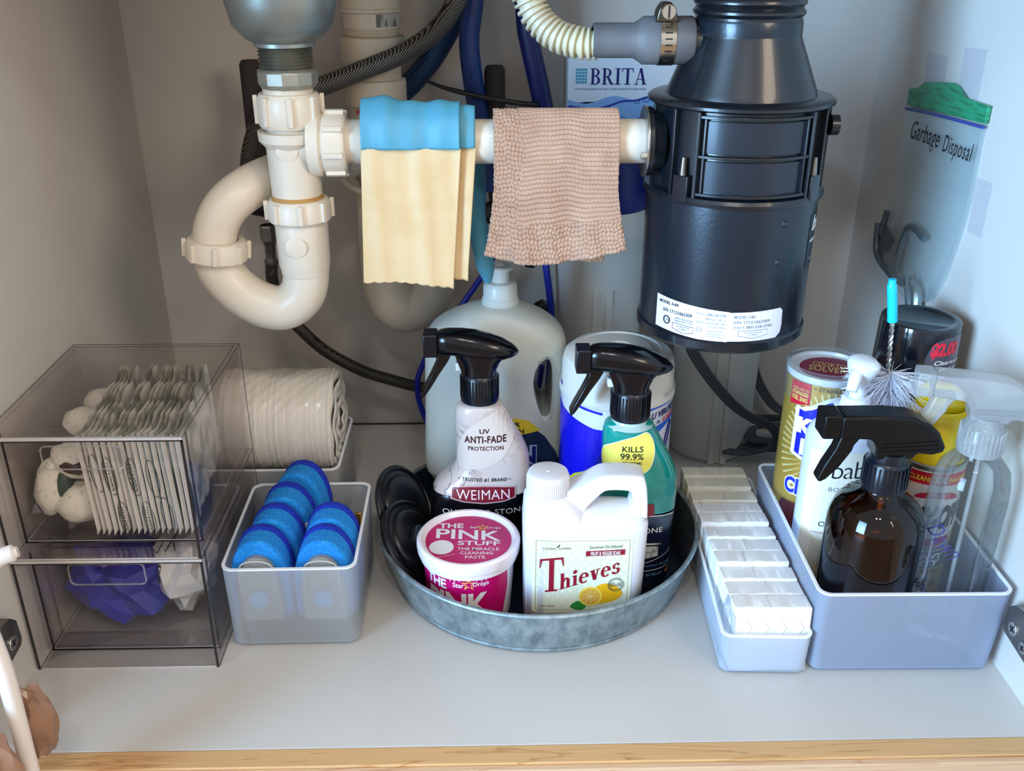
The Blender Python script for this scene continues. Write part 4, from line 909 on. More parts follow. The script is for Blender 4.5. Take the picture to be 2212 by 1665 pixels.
# ------------------------------------------------------------------ white eraser sponges
m_mel=mat('white melamine foam','#efedeb',.95,sss=.1,bump=(1200,.25,U)); m_melo=mat('aged melamine foam','#e6dfcd',.95,bump=(1200,.25,U))
names_=['front eraser sponge with diamond pattern, foremost in the narrow bin']+['']*10
for k in range(11):
    y=8.0+k*2.28; x=22.55-.0*k+.035*(k%3)+(-.28*k/10)-.0; z=2.3-.05*k
    lean=R(-10)
    m_=m_mel if k<8 else m_melo
    if k==0: lab='white eraser sponge with embossed diamonds, foremost in the narrow bin'
    elif k==10: lab='yellowed eraser sponge at the rear end of the row'
    else: lab='plain white eraser sponge, '+ORD[k]+' from the front of its row'
    t=thing('eraser_sponge',lab,'sponge',(x,y,.35),rot=(R(-4),0,R(-1.5+random.uniform(-1,1))),group='white eraser sponges in the narrow bin')
    h=6.35+(.25 if k%3==0 else 0)+(.35 if k==10 else 0)
    w2=3.42
    nx=16
    blk=MB(); vs=[];fs=[]
    for j,(yy,zz) in enumerate(((0,0),(0,h-.12),(.12,h),(2.1,h-.05),(2.2,h-.2),(2.2,0))):
        for i in range(nx+1):
            u=i/nx; xx=-w2+2*w2*u; rr_=random.Random(k*100+i*7+j)
            vs.append((xx, yy+rr_.uniform(-.04,.04), zz+(rr_.uniform(-.05,.05) if 0<j<5 else 0)))
    fs=[(j*(nx+1)+i,j*(nx+1)+i+1,(j+1)*(nx+1)+i+1,(j+1)*(nx+1)+i) for j in range(5) for i in range(nx)]
    fs+=[tuple(j*(nx+1) for j in range(6)), tuple(j*(nx+1)+nx for j in reversed(range(6)))]
    blk.add(vs,fs); bo=blk.build('foam_block',m_,t,smooth=30,bevel=.08)
    cx=-.3+.5*math.sin(k*1.7)
    MB().box(cx-.03,cx+.03,.1,2.12,h-.06,h+.015).xf(Matrix.Rotation(R(0),4,'Z')).build('score_line',mat('foam shadow line','#d9d5d2',.95),t,smooth=0)
    if k==0:
        for q in range(4):
            cxq=-2.35+1.55*q
            MB().prism([(cxq,3.35),(cxq+.62,4.45),(cxq,5.5),(cxq-.62,4.45)],-.10,.1).build('diamond',m_mel,t,bevel=.09)
        MB().box(-3.3,3.3,-.08,.1,3.0,3.2).box(-3.3,3.3,-.08,.1,5.7,5.9).build('embossed_band',m_mel,t,bevel=.06)
fw=MB(); vs=[]
nu,nv=40,8
for j in range(nv+1):
    for i in range(nu+1):
        y=8+i/nu*22; z=1.6+j/nv*5.2; vs.append((18.85+.0*y+.16*math.sin(y*1.1+z)+.1*math.sin(y*2.7)+.25*j/nv+.9*(y-8)/22,y,z-.35*abs(math.sin(y*.6))*(j/nv)))
fw.add(vs,[(j*(nu+1)+i,j*(nu+1)+i+1,(j+1)*(nu+1)+i+1,(j+1)*(nu+1)+i) for j in range(nv) for i in range(nu)])
tag(fw.build('film_wrapper',clear('crinkled film','#fbfcff',.5,.2,.35,'#f2f5ff'),None,smooth=60),'torn clear film wrapper beside the row of white eraser sponges','wrapper')

# ------------------------------------------------------------------ zip bag taped to the right wall
zb=thing('zip_bag','clear zip bag with green seal holding steel wrench, stuck to right wall','bag',(0,0,0))
m_film=clear('bag film','#fafeff',.22,.2,.15,'#dcf2fa'); m_grn=mat('green seal','#1f9a6c',.4,coat=.2,noise=(30,'#177a52',.45,.6,(1,1,8)))
X0=WX
def sheet(pts_l, pts_r, n, m, nm, par, x, amp, nv=40, nu=30, solid=.03):
    Lc=catmull([(0,a,b) for a,b in pts_l],nv//(len(pts_l)-1)); Rc=catmull([(0,a,b) for a,b in pts_r],nv//(len(pts_r)-1)); k=min(len(Lc),len(Rc)); vs=[]
    for j in range(k):
        for i in range(nu+1):
            u=i/nu; p=Lc[j].lerp(Rc[j],u); t=j/(k-1)
            w_=amp*(math.sin(u*PI)**.6)*(t**1.2)*1.0 + .05*math.sin(u*23+t*9)*t+.07*math.sin(u*9-t*17)*t+.05*math.sin((u*3+t)*21)*t
            vs.append((x(t)-w_*(1 if amp>0 else .3),p.y,p.z))
    return MB().add(vs,[(j*(nu+1)+i,j*(nu+1)+i+1,(j+1)*(nu+1)+i+1,(j+1)*(nu+1)+i) for j in range(k-1) for i in range(nu)]).build(nm,m,par,smooth=70)
Lp=[(47.0,43.6),(47.1,40),(47.0,36),(47.4,32),(48.3,29),(47.6,26.4),(42.5,25.2),(36.6,24.9)]; Rp=[(29.9,44.6),(29.9,41),(29.8,37.5),(30.1,34.5),(31.0,31.5),(31.6,29.3),(32.6,27.5),(33.6,26.2)]
sheet(Lp,Rp,0,m_film,'front_film',zb,lambda t:X0-.55,1.3)
sheet(Lp,Rp,0,m_film,'back_film',zb,lambda t:X0-.12,.03)
MB().prism([(47.3,43.9),(47.35,45.6),(45.3,46.0),(43.7,46.8),(37.6,47.5),(36.4,47.3),(34.4,46.5),(29.7,46.5),(29.75,44.9),(38,44.5)],X0-.5,X0-.1,axis='x').build('green_seal',m_grn,zb,bevel=.05)
MB().tube([(X0-.5,47.25,43.55),(X0-.55,40,44.1),(X0-.5,29.7,44.6)],.16,8,6).build('zip_track',mat('blue track','#35469c',.35),zb)
gx=MB().box(X0-1.6,X0-1.5,25,50,20,50)
def onwall(x,z):  # x runs toward the camera (negative y)
    return (X0-.62, 45.4-x, z)
decal('handwriting', m_ink, join(T('Garbage',.3,7.3,40.4,42.9,.004,.25,1.05,slope=.04),T('Disposal',8.2,14.4,40.6,42.8,.004,.2,1.1,slope=.03)), None, zb, fn=lambda x,z:(X0-.66,44.9-x,z), step=9)
m_wr=mat('wrench steel','#5b666d',.45,.4)
wr=thing('jam_wrench','bent grey steel jam wrench inside the clear zip bag','wrench',(0,0,0))
xw=X0-.95
MB().prism([(47.4,27.0),(46.5,30.9),(41.4,29.9),(41.2,26.6)],xw-.15,xw+.15,axis='x').build('bracket_plate',m_wr,wr,bevel=.1)
MB().tube([(xw-.2,47.9,30.6),(xw-.2,47.0,27.4),(xw-.2,43.4,26.4),(xw-.2,39,26.3)],.38,12,6).build('lower_bar',m_wr,wr)
MB().tube([(xw,41.6,28.6),(xw,41.2,30.6),(xw,40.6,32.0),(xw,39.6,32.5),(xw,38,32.4),(xw,36.3,32.1)],.36,12,6).build('bent_arm',m_wr,wr)
MB().tube([(xw-.1,46.9,29.5),(xw-.1,46.6,31.2),(xw-.1,46.3,32.4)],.34,12,4).build('upright_arm',m_wr,wr)
MB().tube([(xw-.3,37.9,27.5),(xw-.3,36.2,24.9),(xw-.35,35.2,22.3)],.42,6,4).build('hex_key',m_wr,wr,smooth=20)
MB().tube([(xw-.3,36.6,27.3),(xw-.3,35.0,26.4),(xw-.35,34.2,23.2)],.38,6,4).build('hex_key',mat('bright key','#a9b3b5',.3,.8),wr,smooth=20)

# ------------------------------------------------------------------ bag holder on the open left door
bh=thing('bag_holder','white plastic bag holder rail standing in front of the left wall','rail',(0,0,0))
m_wp=mat('white gloss plastic','#e9e1dc',.3,sss=.1)
MB().tube([(-36.3,-6.6,-12),(-36.5,-6.2,0),(-36.4,-6,11),(-36.6,-5.8,15),(-37.6,-5.4,22),(-38.6,-5,30)],.62,20,8).build('post',m_wp,bh)
MB().tube([(-39.6,-5.2,18.6),(-38.2,-3.6,19.9),(-36.9,-2.4,20.7),(-35.7,-1.9,20.95)],lambda t,l:.62 if t<.97 else .4,20,8).build('arm',m_wp,bh)
MB().tube([(-39.4,-4.8,29.6),(-42,-3.8,29.8),(-44.6,-2.1,29.8)],.5,14,6).build('bracket',m_wp,bh)
MB().tube([(-36.1,-6.8,-9),(-40,-4.6,-9),(-44.6,-2.8,-9)],.5,14,6).build('bracket',m_wp,bh)
hb=thing('brown_bag','crumpled brown plastic bag hanging round the white holder rail','bag',(0,0,0))
m_br=mat('brown film','#a07a62',.35,coat=.25,noise=(14,'#84604a',.35,.7,U))
lump(31,2.9,1.7,5.8,m_br,'front_fold',hb,(-38.4,-8.0,5.4),.16,7,3,jit=.05,sm=26)
lump(33,1.7,1.3,3.6,m_br,'rear_fold',hb,(-36.2,-4.4,7.6),.16,6,3,jit=.05,sm=26)

# ------------------------------------------------------------------ bottles standing in the metal tray
m_tr = mat('black trigger plastic','#05060c',.17,spec=.4,coat=.1); m_trc=mat('black collar plastic','#0a101c',.3)
TZ=.27
def trigger_black(parent, dx):
    c=-3.3+dx
    h=MB().loft([(-7.35+dx,0,24.75,.9,1.0,3),(-7.0+dx,0,24.8,1.15,1.15,3),(-6.3+dx,0,24.82,1.3,1.26,2.6),(-5+dx,0,24.72,1.5,1.35,2.4),(-3.6+dx,0,24.5,1.6,1.4,2.3),(-2.2+dx,0,24.25,1.55,1.3,2.2),(-1+dx,0,24.02,1.3,1.05,2.1),(-.15+dx,0,23.88,.9,.7,2),(.3+dx,0,23.8,.5,.38,2),(.55+dx,0,23.76,.1,.08,2)],36,'x')
    h.loft([(21.3,c,0,1.62,1.55,2.2),(22.0,c+.05,0,1.66,1.45,2.2),(22.8,c+.15,0,1.95,1.35,2.2),(23.5,c+.25,0,2.6,1.35,2.2),(24.2,c+.3,0,3.1,1.3,2.2)],32)
    h.prism([(-5.2+dx,24.2),(-5.7+dx,23.9),(-4.9+dx,21.6),(-4.4+dx,21.5),(-3.8+dx,24)],-.8,.8)
    h.build('shroud',m_tr,parent,smooth=45)
    nz=MB().box(-8.65+dx,-7.3+dx,-1.0,1.0,23.5,25.85); no=nz.build('nozzle',m_trc,parent,bevel=.12)
    for k in range(5): MB().box(-8.5+.26*k+dx,-8.4+.26*k+dx,-1.05,-.98,23.7,25.6).build('grip_ridge',m_tr,no,smooth=0)
    MB().prism([(-7.35+dx,24.0),(-5.9+dx,23.8),(-6.35+dx,22.9),(-7.2+dx,21.6),(-7.9+dx,20.4),(-8.55+dx,19.4),(-8.95+dx,18.95),(-9.12+dx,19.25),(-8.75+dx,20.1),(-8.1+dx,21.4),(-7.55+dx,22.6)],-.75,.75).build('trigger',m_tr,parent,bevel=.18,bseg=3)
    MB().box(c-2.3,c-1.2,-.5,.5,21.9,22.7).build('plunger',mat('clear white part','#d9dde0',.3),parent,bevel=.1)
    pr=[(0,18.65),(1.86,18.65),(1.9,18.9),(1.82,21.3),(1.6,21.6),(0,21.6)]
    cm=MB().lathe(pr,44,(c,0,0)); co=cm.build('collar',m_trc,parent,bevel=.05)
    rb=MB()
    for k in range(36):
        a=2*PI*k/36; n0=len(rb.v); rb.box(1.80,1.93,-.055,.055,19.1,21.25); rb.xf(Matrix.Translation((c,0,0))@Matrix.Rotation(a,4,'Z'),n0)
    rb.build('collar_ribs',m_tr,co,smooth=0)
def sq_sections(dx,z0,z1,grow=0):
    base=[(.02,-3.6,4.55,2.5,3),(.35,-3.6,4.9,2.8,3.2),(4,-3.62,5.0,2.9,3.2),(8.0,-3.4,5.02,2.9,3),(8.9,-3.25,4.92,2.85,2.9),(9.8,-2.95,4.65,2.75,2.7),(10.7,-2.4,4.15,2.6,2.6),(11.6,-2.12,3.8,2.45,2.5),(12.8,-2.1,3.65,2.35,2.5),(14.4,-2.45,3.35,2.2,2.4),(15.8,-2.85,2.98,2.05,2.4),(17.0,-3.15,2.68,1.95,2.3),(17.7,-3.3,2.45,1.9,2.2),(18.2,-3.3,2.2,1.8,2.1),(18.45,-3.3,1.6,1.6,2),(18.7,-3.3,1.55,1.55,2)]
    # resample finely by interpolation
    P=catmull([(b[0],b[1],b[2]) for b in base],5); Q=catmull([(b[0],b[3],b[4]) for b in base],5)
    out=[(p.x,p.y+dx,0,p.z+grow,q.y*.92+grow,max(2,q.z)) for p,q in zip(P,Q)]
    return [o for o in out if z0-1e-6<=o[0]<=z1+1e-6]
def marble():
    m=bpy.data.materials.new('marble sleeve'); m.use_nodes=True; nt=m.node_tree; N=nt.nodes; L=nt.links; p=N['Principled BSDF']; p.inputs['Roughness'].default_value=.25; p.inputs['Coat Weight'].default_value=.4
    tc=N.new('ShaderNodeTexCoord'); n=N.new('ShaderNodeTexNoise'); n.inputs['Scale'].default_value=32; n.inputs['Detail'].default_value=5; n.inputs['Distortion'].default_value=1.6; L.new(tc.outputs['Object'],n.inputs[0])
    a=N.new('ShaderNodeMath'); a.operation='SUBTRACT'; a.inputs[1].default_value=.5; L.new(n.outputs['Fac'],a.inputs[0]); b=N.new('ShaderNodeMath'); b.operation='ABSOLUTE'; L.new(a.outputs[0],b.inputs[0])
    r=N.new('ShaderNodeValToRGB'); e=r.color_ramp.elements; e[0].position=0; e[0].color=lin('#8a7c7c'); e[1].position=.035; e[1].color=lin('#cfc2bc'); 
    L.new(b.outputs[0],r.inputs[0])
    n2=N.new('ShaderNodeTexNoise'); n2.inputs['Scale'].default_value=14; L.new(tc.outputs['Object'],n2.inputs[0]); r2=N.new('ShaderNodeValToRGB'); r2.color_ramp.elements[0].position=.45; r2.color_ramp.elements[1].position=.62; L.new(n2.outputs['Fac'],r2.inputs[0])
    mx=N.new('ShaderNodeMixRGB'); L.new(r2.outputs[0],mx.inputs[0]); mx.inputs[1].default_value=lin('#d2c5c0'); L.new(r.outputs[0],mx.inputs[2]); L.new(mx.outputs[0],p.inputs['Base Color']); return m
def white(n='print white'): return mat(n,'#eeecec',.45)
m_maroon=mat('maroon print','#7c0a22',.4,coat=.3); m_black=mat('black sleeve','#07070c',.22,coat=.4)
W1=thing('spray_bottle','black trigger spray bottle with marbled pink-grey sleeve, in the metal tray','spray bottle',(0,26.4,TZ))
trigger_black(W1,0)
bu=MB().loft(sq_sections(0,8.85,18.7),56); bu.build('marbled_sleeve',marble(),W1,smooth=50)
bl_=MB().loft(sq_sections(0,0,8.9,.02),56); bl_.build('black_sleeve',m_black,W1,smooth=50)
full=MB().loft(sq_sections(0,0,18.7,.02),56)
decal('cream_panel',mat('cream panel','#d9cec7',.3,coat=.3),poly(spl([(-1.1,18.2),(-3.2,17.2),(-4.7,15.9),(-5.4,14.3),(-5.8,13.2),(-7.2,12.2),(-5.6,11.75),(-3.1,11.95),(-1.5,12.75),(-.5,13.9),(.2,15.7),(.0,17.4)],4)),full,W1,step=.5)
m_dkred=mat('dark red ink','#3c0a18',.45)
decal('sleeve_lettering',m_dkred,join(T('UV',-3.35,-2.35,15.75,16.25,.02),T('ANTI-FADE',-4.85,-.7,14.75,15.5,.03,0,1.1,slope=.03),T('PROTECTION',-4.5,-1.0,13.95,14.4,.02,0,1.1,slope=.03)),full,W1,off=.06,step=.6)
decal('sleeve_lettering',m_ink,T('• TRUSTED #1 BRAND •',-5.5,-.3,10.55,10.95,.02,.15,1.2,slope=.01),full,W1,off=.05,step=.6)
bn=decal('name_banner',mat('banner rim','#d8b9bd',.3,.2),poly([(-6.35,9.95),(-4.5,10.15),(-3,10.2),(-1.5,10.15),(.25,9.95),(.25,8.7),(-1.0,8.35),(-3,8.15),(-5.0,8.35),(-6.35,8.7)]),full,W1,off=.06,step=.6)
decal('banner_field',m_maroon,poly([(-6.2,9.85),(-4.5,10.03),(-3,10.07),(-1.5,10.03),(.1,9.85),(.1,8.8),(-1.0,8.48),(-3,8.3),(-5.0,8.48),(-6.2,8.8)]),full,bn,off=.09,step=.6)
decal('banner_lettering',mat('pale pink','#f2dde0',.4),T('WEIMAN',-5.75,-.4,8.68,9.75,0,0,1.05),full,bn,off=.12,step=.6)
decal('sleeve_lettering',white(),T('QUARTZ & STONE',-7.2,1.25,6.75,7.5,0,0,1.05),full,W1,off=.05,step=.6)

W2=thing('spray_bottle','black trigger spray bottle with teal liquid and yellow patch, in the metal tray','spray bottle',(0,22.4,TZ))
D2=14.35
trigger_black(W2,D2)
m_teal=mat('teal liquid','#0d8078',.12,coat=.6,noise=(7,'#12958a',.4,.7,U))
bt=MB().loft(sq_sections(D2,8.95,18.7),56); bt.build('teal_body',m_teal,W2,smooth=50)
full2=MB().loft(sq_sections(D2,0,18.7,.02),56)
MB().loft(sq_sections(D2,0,9.0,.02),56).build('navy_sleeve',mat('navy sleeve','#12182c',.18,coat=.5),W2,smooth=50)
MB().lathe([(2.3,18.0),(1.75,18.35),(1.62,18.75)],40,(-3.3+D2,0,0)).build('clear_shoulder',mat('pale plastic','#b7cfcd',.2),W2)
decal('white_edge',white(),line([(6.5,8.9),(8,8.95),(10,9.0),(12,8.98),(14,8.92),(15.6,8.8)],.09),full2,W2,off=.05)
yp=[(8.7,15.9),(9.97,16.8),(11.43,17.3),(12.5,17.6),(13.2,16.6),(13.3,15.2),(12.6,13.7),(10.19,12.85),(8.9,13.1),(8.55,14.4)]
yo_=decal('yellow_patch',white(),poly(spl([(10.9+(x-10.9)*1.035,15.4+(z-15.4)*1.035) for x,z in yp],4)),full2,W2,step=.5)
decal('yellow_field',mat('yellow print','#f3e96a',.35,coat=.2),poly(spl(yp,4)),full2,yo_,off=.06,step=.5)
decal('patch_lettering',m_ink,join(T('KILLS',10.25,12.25,15.75,16.35,.01),T('99.9%',10.1,12.3,14.95,15.6,.01),T('OF GERMS',10.3,12.15,14.4,14.75,.01),T('& BACTERIA',10.2,12.2,13.9,14.2,.01)),full2,yo_,off=.1,step=.6)
bn2=decal('name_banner',m_maroon,poly([(7.6,10.2),(11,10.4),(13.6,10.25),(13.65,9.0),(11,8.7),(7.6,8.9)]),full2,W2,off=.06,step=.6)
decal('banner_lettering',mat('pale pink','#f2dde0',.4),T('WEIMAN',8,12.9,9.1,10.0,.045),full2,bn2,off=.09,step=.6)
decal('sleeve_lettering',white(),T('QUARTZ & STONE',6.6,14.6,6.9,7.6,0,0,1.05),full2,W2,off=.05,step=.6)
cbn=decal('cabinet_print',mat('grey print','#b9bcc2',.5),join(poly([(11,6.1),(14.55,5.7),(14.55,5.5),(11,5.85)]),poly([(11,5.7),(14.3,5.35),(14.3,4.2),(11,3.7)])),full2,W2,off=.05,step=.8)
decal('print_line',m_ink,join(rect(12.7,12.76,3.9,5.5),rect(11,14.3,4.75,4.8),ring(12.4,5.1,.25,.1,.03,10),ring(13.9,5.0,.25,.1,.03,10),ring(12.4,4.4,.25,.1,.03,10)),full2,cbn,off=.08,step=.8)
decal('sleeve_curve',white(),join(curve2([(11,3.3),(13,3.5),(14.6,4.0),(16,4.6)],.06),curve2([(10,2.45),(13,2.5),(16.2,2.7)],.08)),full2,W2,off=.05)
decal('sleeve_lettering',mat('sky ink','#6fa9d8',.5),join(T('Countertops, Shower Stalls',9.6,15.6,2.95,3.25,0,.2),T('CITRUS SCENT',11.2,14.9,1.85,2.15,.01)),full2,W2,off=.05)
decal('orange_flower',mat('orange print','#e08a4a',.5),star(15.4,2.0,.28,.14,6),full2,W2,off=.05)

# translucent jug
m_jug=mat('milky plastic','#ccd0c8',.42,sss=.25,noise=(4,'#c5cac3',.4,.7,U))
J=thing('detergent_jug','large milky plastic jug with side handle and pull-up cap, behind the spray bottles','jug',(0,36.0,TZ))
secs=[(.05,-.9,6.0,2.6,4),(.5,-.9,6.3,2.9,4),(3.5,-1.2,6.9,3.1,4),(5.5,-1.5,7.6,3.4,4),(7,-1.65,7.9,3.7,4),(14,-1.6,7.75,3.8,4),(19.5,-1.6,7.6,3.75,3.8),(21.6,-1.6,7.35,3.65,3.4),(23.0,-1.65,6.5,3.4,3),(24.1,-1.5,5.0,3.0,2.6),(24.9,-1.3,3.2,2.5,2.2),(25.3,-1.15,1.95,1.95,2)]
Pj=catmull([(b[0],b[1],b[2]) for b in secs],5); Qj=catmull([(b[0],b[3],b[4]) for b in secs],5)
jm=MB().loft([(p.x,p.y,0,p.z,q.y,max(2,q.z)) for p,q in zip(Pj,Qj)],72)
jo=jm.build('jug_body',m_jug,J,smooth=60)
# real hole for the handle, cut with a boolean
hp=spl([(3.6,20.2),(4.15,19.6),(4.35,17.5),(4.25,14.8),(4.0,13.6),(3.3,13.5),(2.7,15.0),(2.3,17.3),(2.6,19.2)],5)
cut=MB().prism(hp,-6,6).build('cut',None,None,smooth=30); cut.parent=J
bo=jo.modifiers.new('hole','BOOLEAN'); bo.operation='DIFFERENCE'; bo.object=cut; bo.solver='EXACT'
bpy.context.view_layer.update(); dg=bpy.context.evaluated_depsgraph_get(); nm_=bpy.data.meshes.new_from_object(jo.evaluated_get(dg)); jo.modifiers.clear(); jo.data=nm_
bpy.data.objects.remove(cut)
if not nm_.materials: nm_.materials.append(m_jug)
hl=MB(); 
v_=[]; n_=len(hp)
for yy,k in ((-3.9,1.10),(-3.2,1.0),(3.2,1.0),(3.9,1.1)):
    for x,z in hp: v_.append((3.3+(x-3.3)*k,yy if abs(yy)<3.5 else yy*.95,16.8+(z-16.8)*k))
hl.add(v_,[(a*n_+i,a*n_+(i+1)%n_,(a+1)*n_+(i+1)%n_,(a+1)*n_+i) for a in range(3) for i in range(n_)]); hl.build('handle_well',m_jug,J,smooth=60)
MB().lathe([(1.95,25.2),(2.0,25.5),(1.9,25.6),(1.9,25.9),(1.78,26.0),(1.78,27.2),(1.5,27.6),(.95,27.7)],40,(-1.13,0,0)).build('screw_cap',mat('frosty cap','#dfe5e1',.3,sss=.2),J,smooth=40)
MB().lathe([(.95,27.5),(.95,28.6),(1.05,28.9),(1.32,29.0),(1.32,29.2),(1.1,29.35),(.6,29.25),(.5,29.1),(0,29.1)],36,(-1.13,0,0)).build('pull_spout',mat('frosty cap','#dfe5e1',.3,sss=.2),J,smooth=40)
jl=decal('front_label',mat('navy label','#1c2f52',.35,coat=.2,noise=(6,'#27486e',.45,.7,U)),poly([(-6.5,5.2),(-6.4,8),(-5,11),(-3,12.6),(-1,13.1),(.8,13.0),(2.2,12.4),(3.6,11.2),(4.8,9.2),(5.4,7.6),(5.75,6.4),(5.8,5.2)]),jm,J,step=.8)
decal('label_arc',mat('yellow label','#e0c832',.4),poly([(-2.5,12.9),(-1,13.35),(.6,13.45),(1.8,13.2),(3.1,12.0),(2.0,11.7),(.5,11.45),(-1,11.4)]),jm,jl,off=.06,step=.8)
decal('label_lettering',m_ink,join(T('POWER',-2.2,.95,12.45,13.05,.03),T('ACTION',-1.9,1.35,11.7,12.25,.03)),jm,jl,off=.09,step=.8)
decal('label_lettering',mat('light blue rim','#a9cdea',.4),T('CLEAN',-6.1,2.75,7.75,10.25,.10),jm,jl,off=.06,step=.8)
decal('label_lettering',mat('royal blue','#151f7a',.4),T('CLEAN',-6.0,2.65,7.9,10.1,.03),jm,jl,off=.10,step=.8)

# wipes canister
LX,LY,LR=10.85,30.45,5.85
Lc=thing('wipes_canister','white disinfecting wipes canister with blue and yellow label in the metal tray','canister',(LX,LY,TZ))
MB().lathe([(0,.02),(5.6,.02),(5.8,.3),(5.8,17.8),(5.85,18.0)],72).build('canister_body',mat('canister white','#e4e4ee',.3,coat=.3),Lc)
MB().lathe([(5.85,17.9),(5.95,18.0),(5.95,18.6),(5.75,18.9),(5.72,20.9),(5.5,21.8),(4.9,22.3),(4.3,22.4),(4.2,22.25),(3.4,22.3),(3.3,22.45),(1.4,22.5),(1.3,22.4),(1.0,22.4),(.9,22.5),(0,22.5)],72).build('lid',mat('lid white','#dddad2',.35,noise=(12,'#cfccc4',.5,.75,U)),Lc,smooth=35)
fL=lambda off: cyf(5.8,-90,off)
m_royal=mat('royal field','#1214c4',.3,coat=.3); m_cob=mat('cobalt print','#1a62d2',.3,coat=.2)
decal('blue_field',m_royal,poly([(-9.1,.4),(-9.1,17.2),(-7.5,16.6),(-5.2,15.9),(-3,15.7),(-1.5,15.7),(-1.5,.4)]),None,Lc,fn=fL(.03),step=.6)
decal('blue_band',m_royal,line([(-9.1,19.1),(-7,18.3),(-4.5,17.7),(-2.1,17.5)],.26),None,Lc,fn=fL(.05),step=.6)
decal('yellow_arc',mat('olive yellow','#c9bd38',.35),poly([(-7.6,.4),(-7.5,6.5),(-6.6,8.4),(-5.1,9.9),(-2.8,11.2),(-1,11.6),(-1,.4)]),None,Lc,fn=fL(.05),step=.6)
decal('cobalt_band',m_cob,join(poly([(1.4,18.0),(3.6,18.15),(7.4,18.3),(9.1,18.5),(9.1,17.9),(7.4,17.8),(3.6,17.7),(1.4,17.5)]), poly([(1.4,15.7),(3.4,15.7),(5.8,15.9),(7.4,16.4),(9.1,16.9),(9.1,13.9),(8.2,13.7),(7.6,15.2),(6.8,15.7),(5.5,15.4),(3.2,14.6),(1.4,14.2)])),None,Lc,fn=fL(.03),step=.6)
decal('yellow_edge',mat('yellow label2','#f0df55',.35),poly([(7.1,.4),(9.1,.4),(9.1,13.9),(8.3,13.4),(7.6,11.5),(7.2,8)]),None,Lc,fn=fL(.03),step=.6)
decal('label_lettering',mat('navy ink','#151a66',.5),join(T('COLD & FLU VIRUSES',-1.2,7.0,16.6,17.35,.03,.25,slope=.03),T('IN',3.75,4.3,15.95,16.35,.01,.2)),None,Lc,fn=fL(.06),step=.6)
decal('label_lettering',mat('red ink','#d0213a',.5),join(T('VIRUS*',.9,3.3,15.85,16.3,.03,.2),T('15 SECONDS',4.6,7.6,16.05,16.5,.03,.25,slope=.03),line([(4.6,15.95),(7.6,16.1)],.06)),None,Lc,fn=fL(.06),step=.6)
sc_=join(curve2([(3.2,12.9),(4.0,13.7),(4.75,13.4),(4.9,12.4),(4.3,11.2),(3.5,11.0),(3.1,11.9),(3.4,13.0)],.42),curve2([(5.2,11.2),(5.05,12.2),(5.5,14.0),(6.2,15.3),(6.55,15.2),(6.2,14.0),(5.5,12.2),(5.35,11.2),(5.8,10.9),(6.4,11.3)],.34))
decal('script_lettering',mat('script blue','#161c8c',.4),join(sc_,T('Lys',-2.6,2.8,10.8,15.0,.05,.45)),None,Lc,fn=fL(.07),step=.6)
decal('corner_badge',m_royal,poly([(4.9,9.6),(6.6,10.2),(6.6,8.9),(5.6,8.0),(4.9,8.3)]),None,Lc,fn=fL(.05),step=.6)
decal('corner_badge',mat('red ink','#d0213a',.5),poly([(5.2,8.2),(6.4,8.8),(6.3,8.0),(5.5,7.3)]),None,Lc,fn=fL(.08),step=.6)
decal('stamp_print',mat('grey stamp','#8f8d8c',.6),join(frame(4.7,5.9,18.75,19.1,.05),T('EXP 01-26 2',6.0,8.2,18.8,19.15,.01,.1)),None,Lc,fn=cyf(5.93,-90,.05),step=.6)

# pink paste tub
PKX,PKY=-4.45,18.0
Pk=thing('paste_tub','pink and white tub of cleaning paste at the front of the metal tray','tub',(PKX,PKY,TZ))
m_lidw=mat('translucent lid','#ece3e6',.28,sss=.2,coat=.2)
m_pink=mat('magenta label','#c40a68',.35,coat=.2,noise=(18,'#b00658',.45,.7,U))
MB().lathe([(0,.02),(3.9,.02),(4.05,.3),(4.42,6.6)],64).build('tub_body',mat('tub white','#e9e4ea',.35,sss=.1),Pk)
MB().lathe([(4.45,6.2),(4.7,6.35),(4.72,6.9),(4.92,7.0),(4.98,7.5),(4.95,7.95),(4.75,8.15),(4.5,8.15),(4.3,7.8),(4.2,7.7),(0,7.7)],72).build('lid',m_lidw,Pk,smooth=40)
bf=lambda off: (lambda x,z: ((4.06+.05*z+off)*math.sin(x/4.3), -(4.06+.05*z+off)*math.cos(x/4.3), z))
pb_=decal('body_label',m_pink,poly([(-6.5,.6),(-6.5,6.5),(4.1,6.5),(4.35,5.4),(4.4,4),(4.1,2.5),(3.7,.6)]),None,Pk,fn=bf(.03),step=.5)
m_lt=mat('silver white','#ebe6e8',.4)
decal('body_lettering',m_lt,join(T('THE',-4.4,-2.1,4.9,6.0,.03,0,.95,slope=-.05),T('Star',-1.45,-.4,5.3,5.85,.02),T('Drops',.45,1.95,5.3,5.95,.02),T('PINK',-4.3,2.0,1.9,4.6,.035,0,.95,slope=.02),T('STUFF',-2.6,2.9,.6,1.7,.03)),None,pb_,fn=bf(.06),step=.5)
decal('star_mark',mat('gold print','#f3b45a',.4),join(star(.05,5.7,.75,.3)),None,pb_,fn=bf(.06),step=.5)
decal('star_centre',m_pink,join(star(.05,5.7,.42,.17),line([(-.55,4.8),(.5,5.7)],.08)),None,pb_,fn=bf(.08),step=.5)
decal('side_print',mat('grey ink','#8f909a',.5),join(*[rect(4.75,5.6,1.3+.42*k,1.36+.42*k) for k in range(12)]),None,Pk,fn=bf(.04),step=.5)
lf=lambda h:(lambda x,y:(x-PKX,y-PKY,h))
KX=lambda px: PKX+(px-830)*4.98/820*1.0
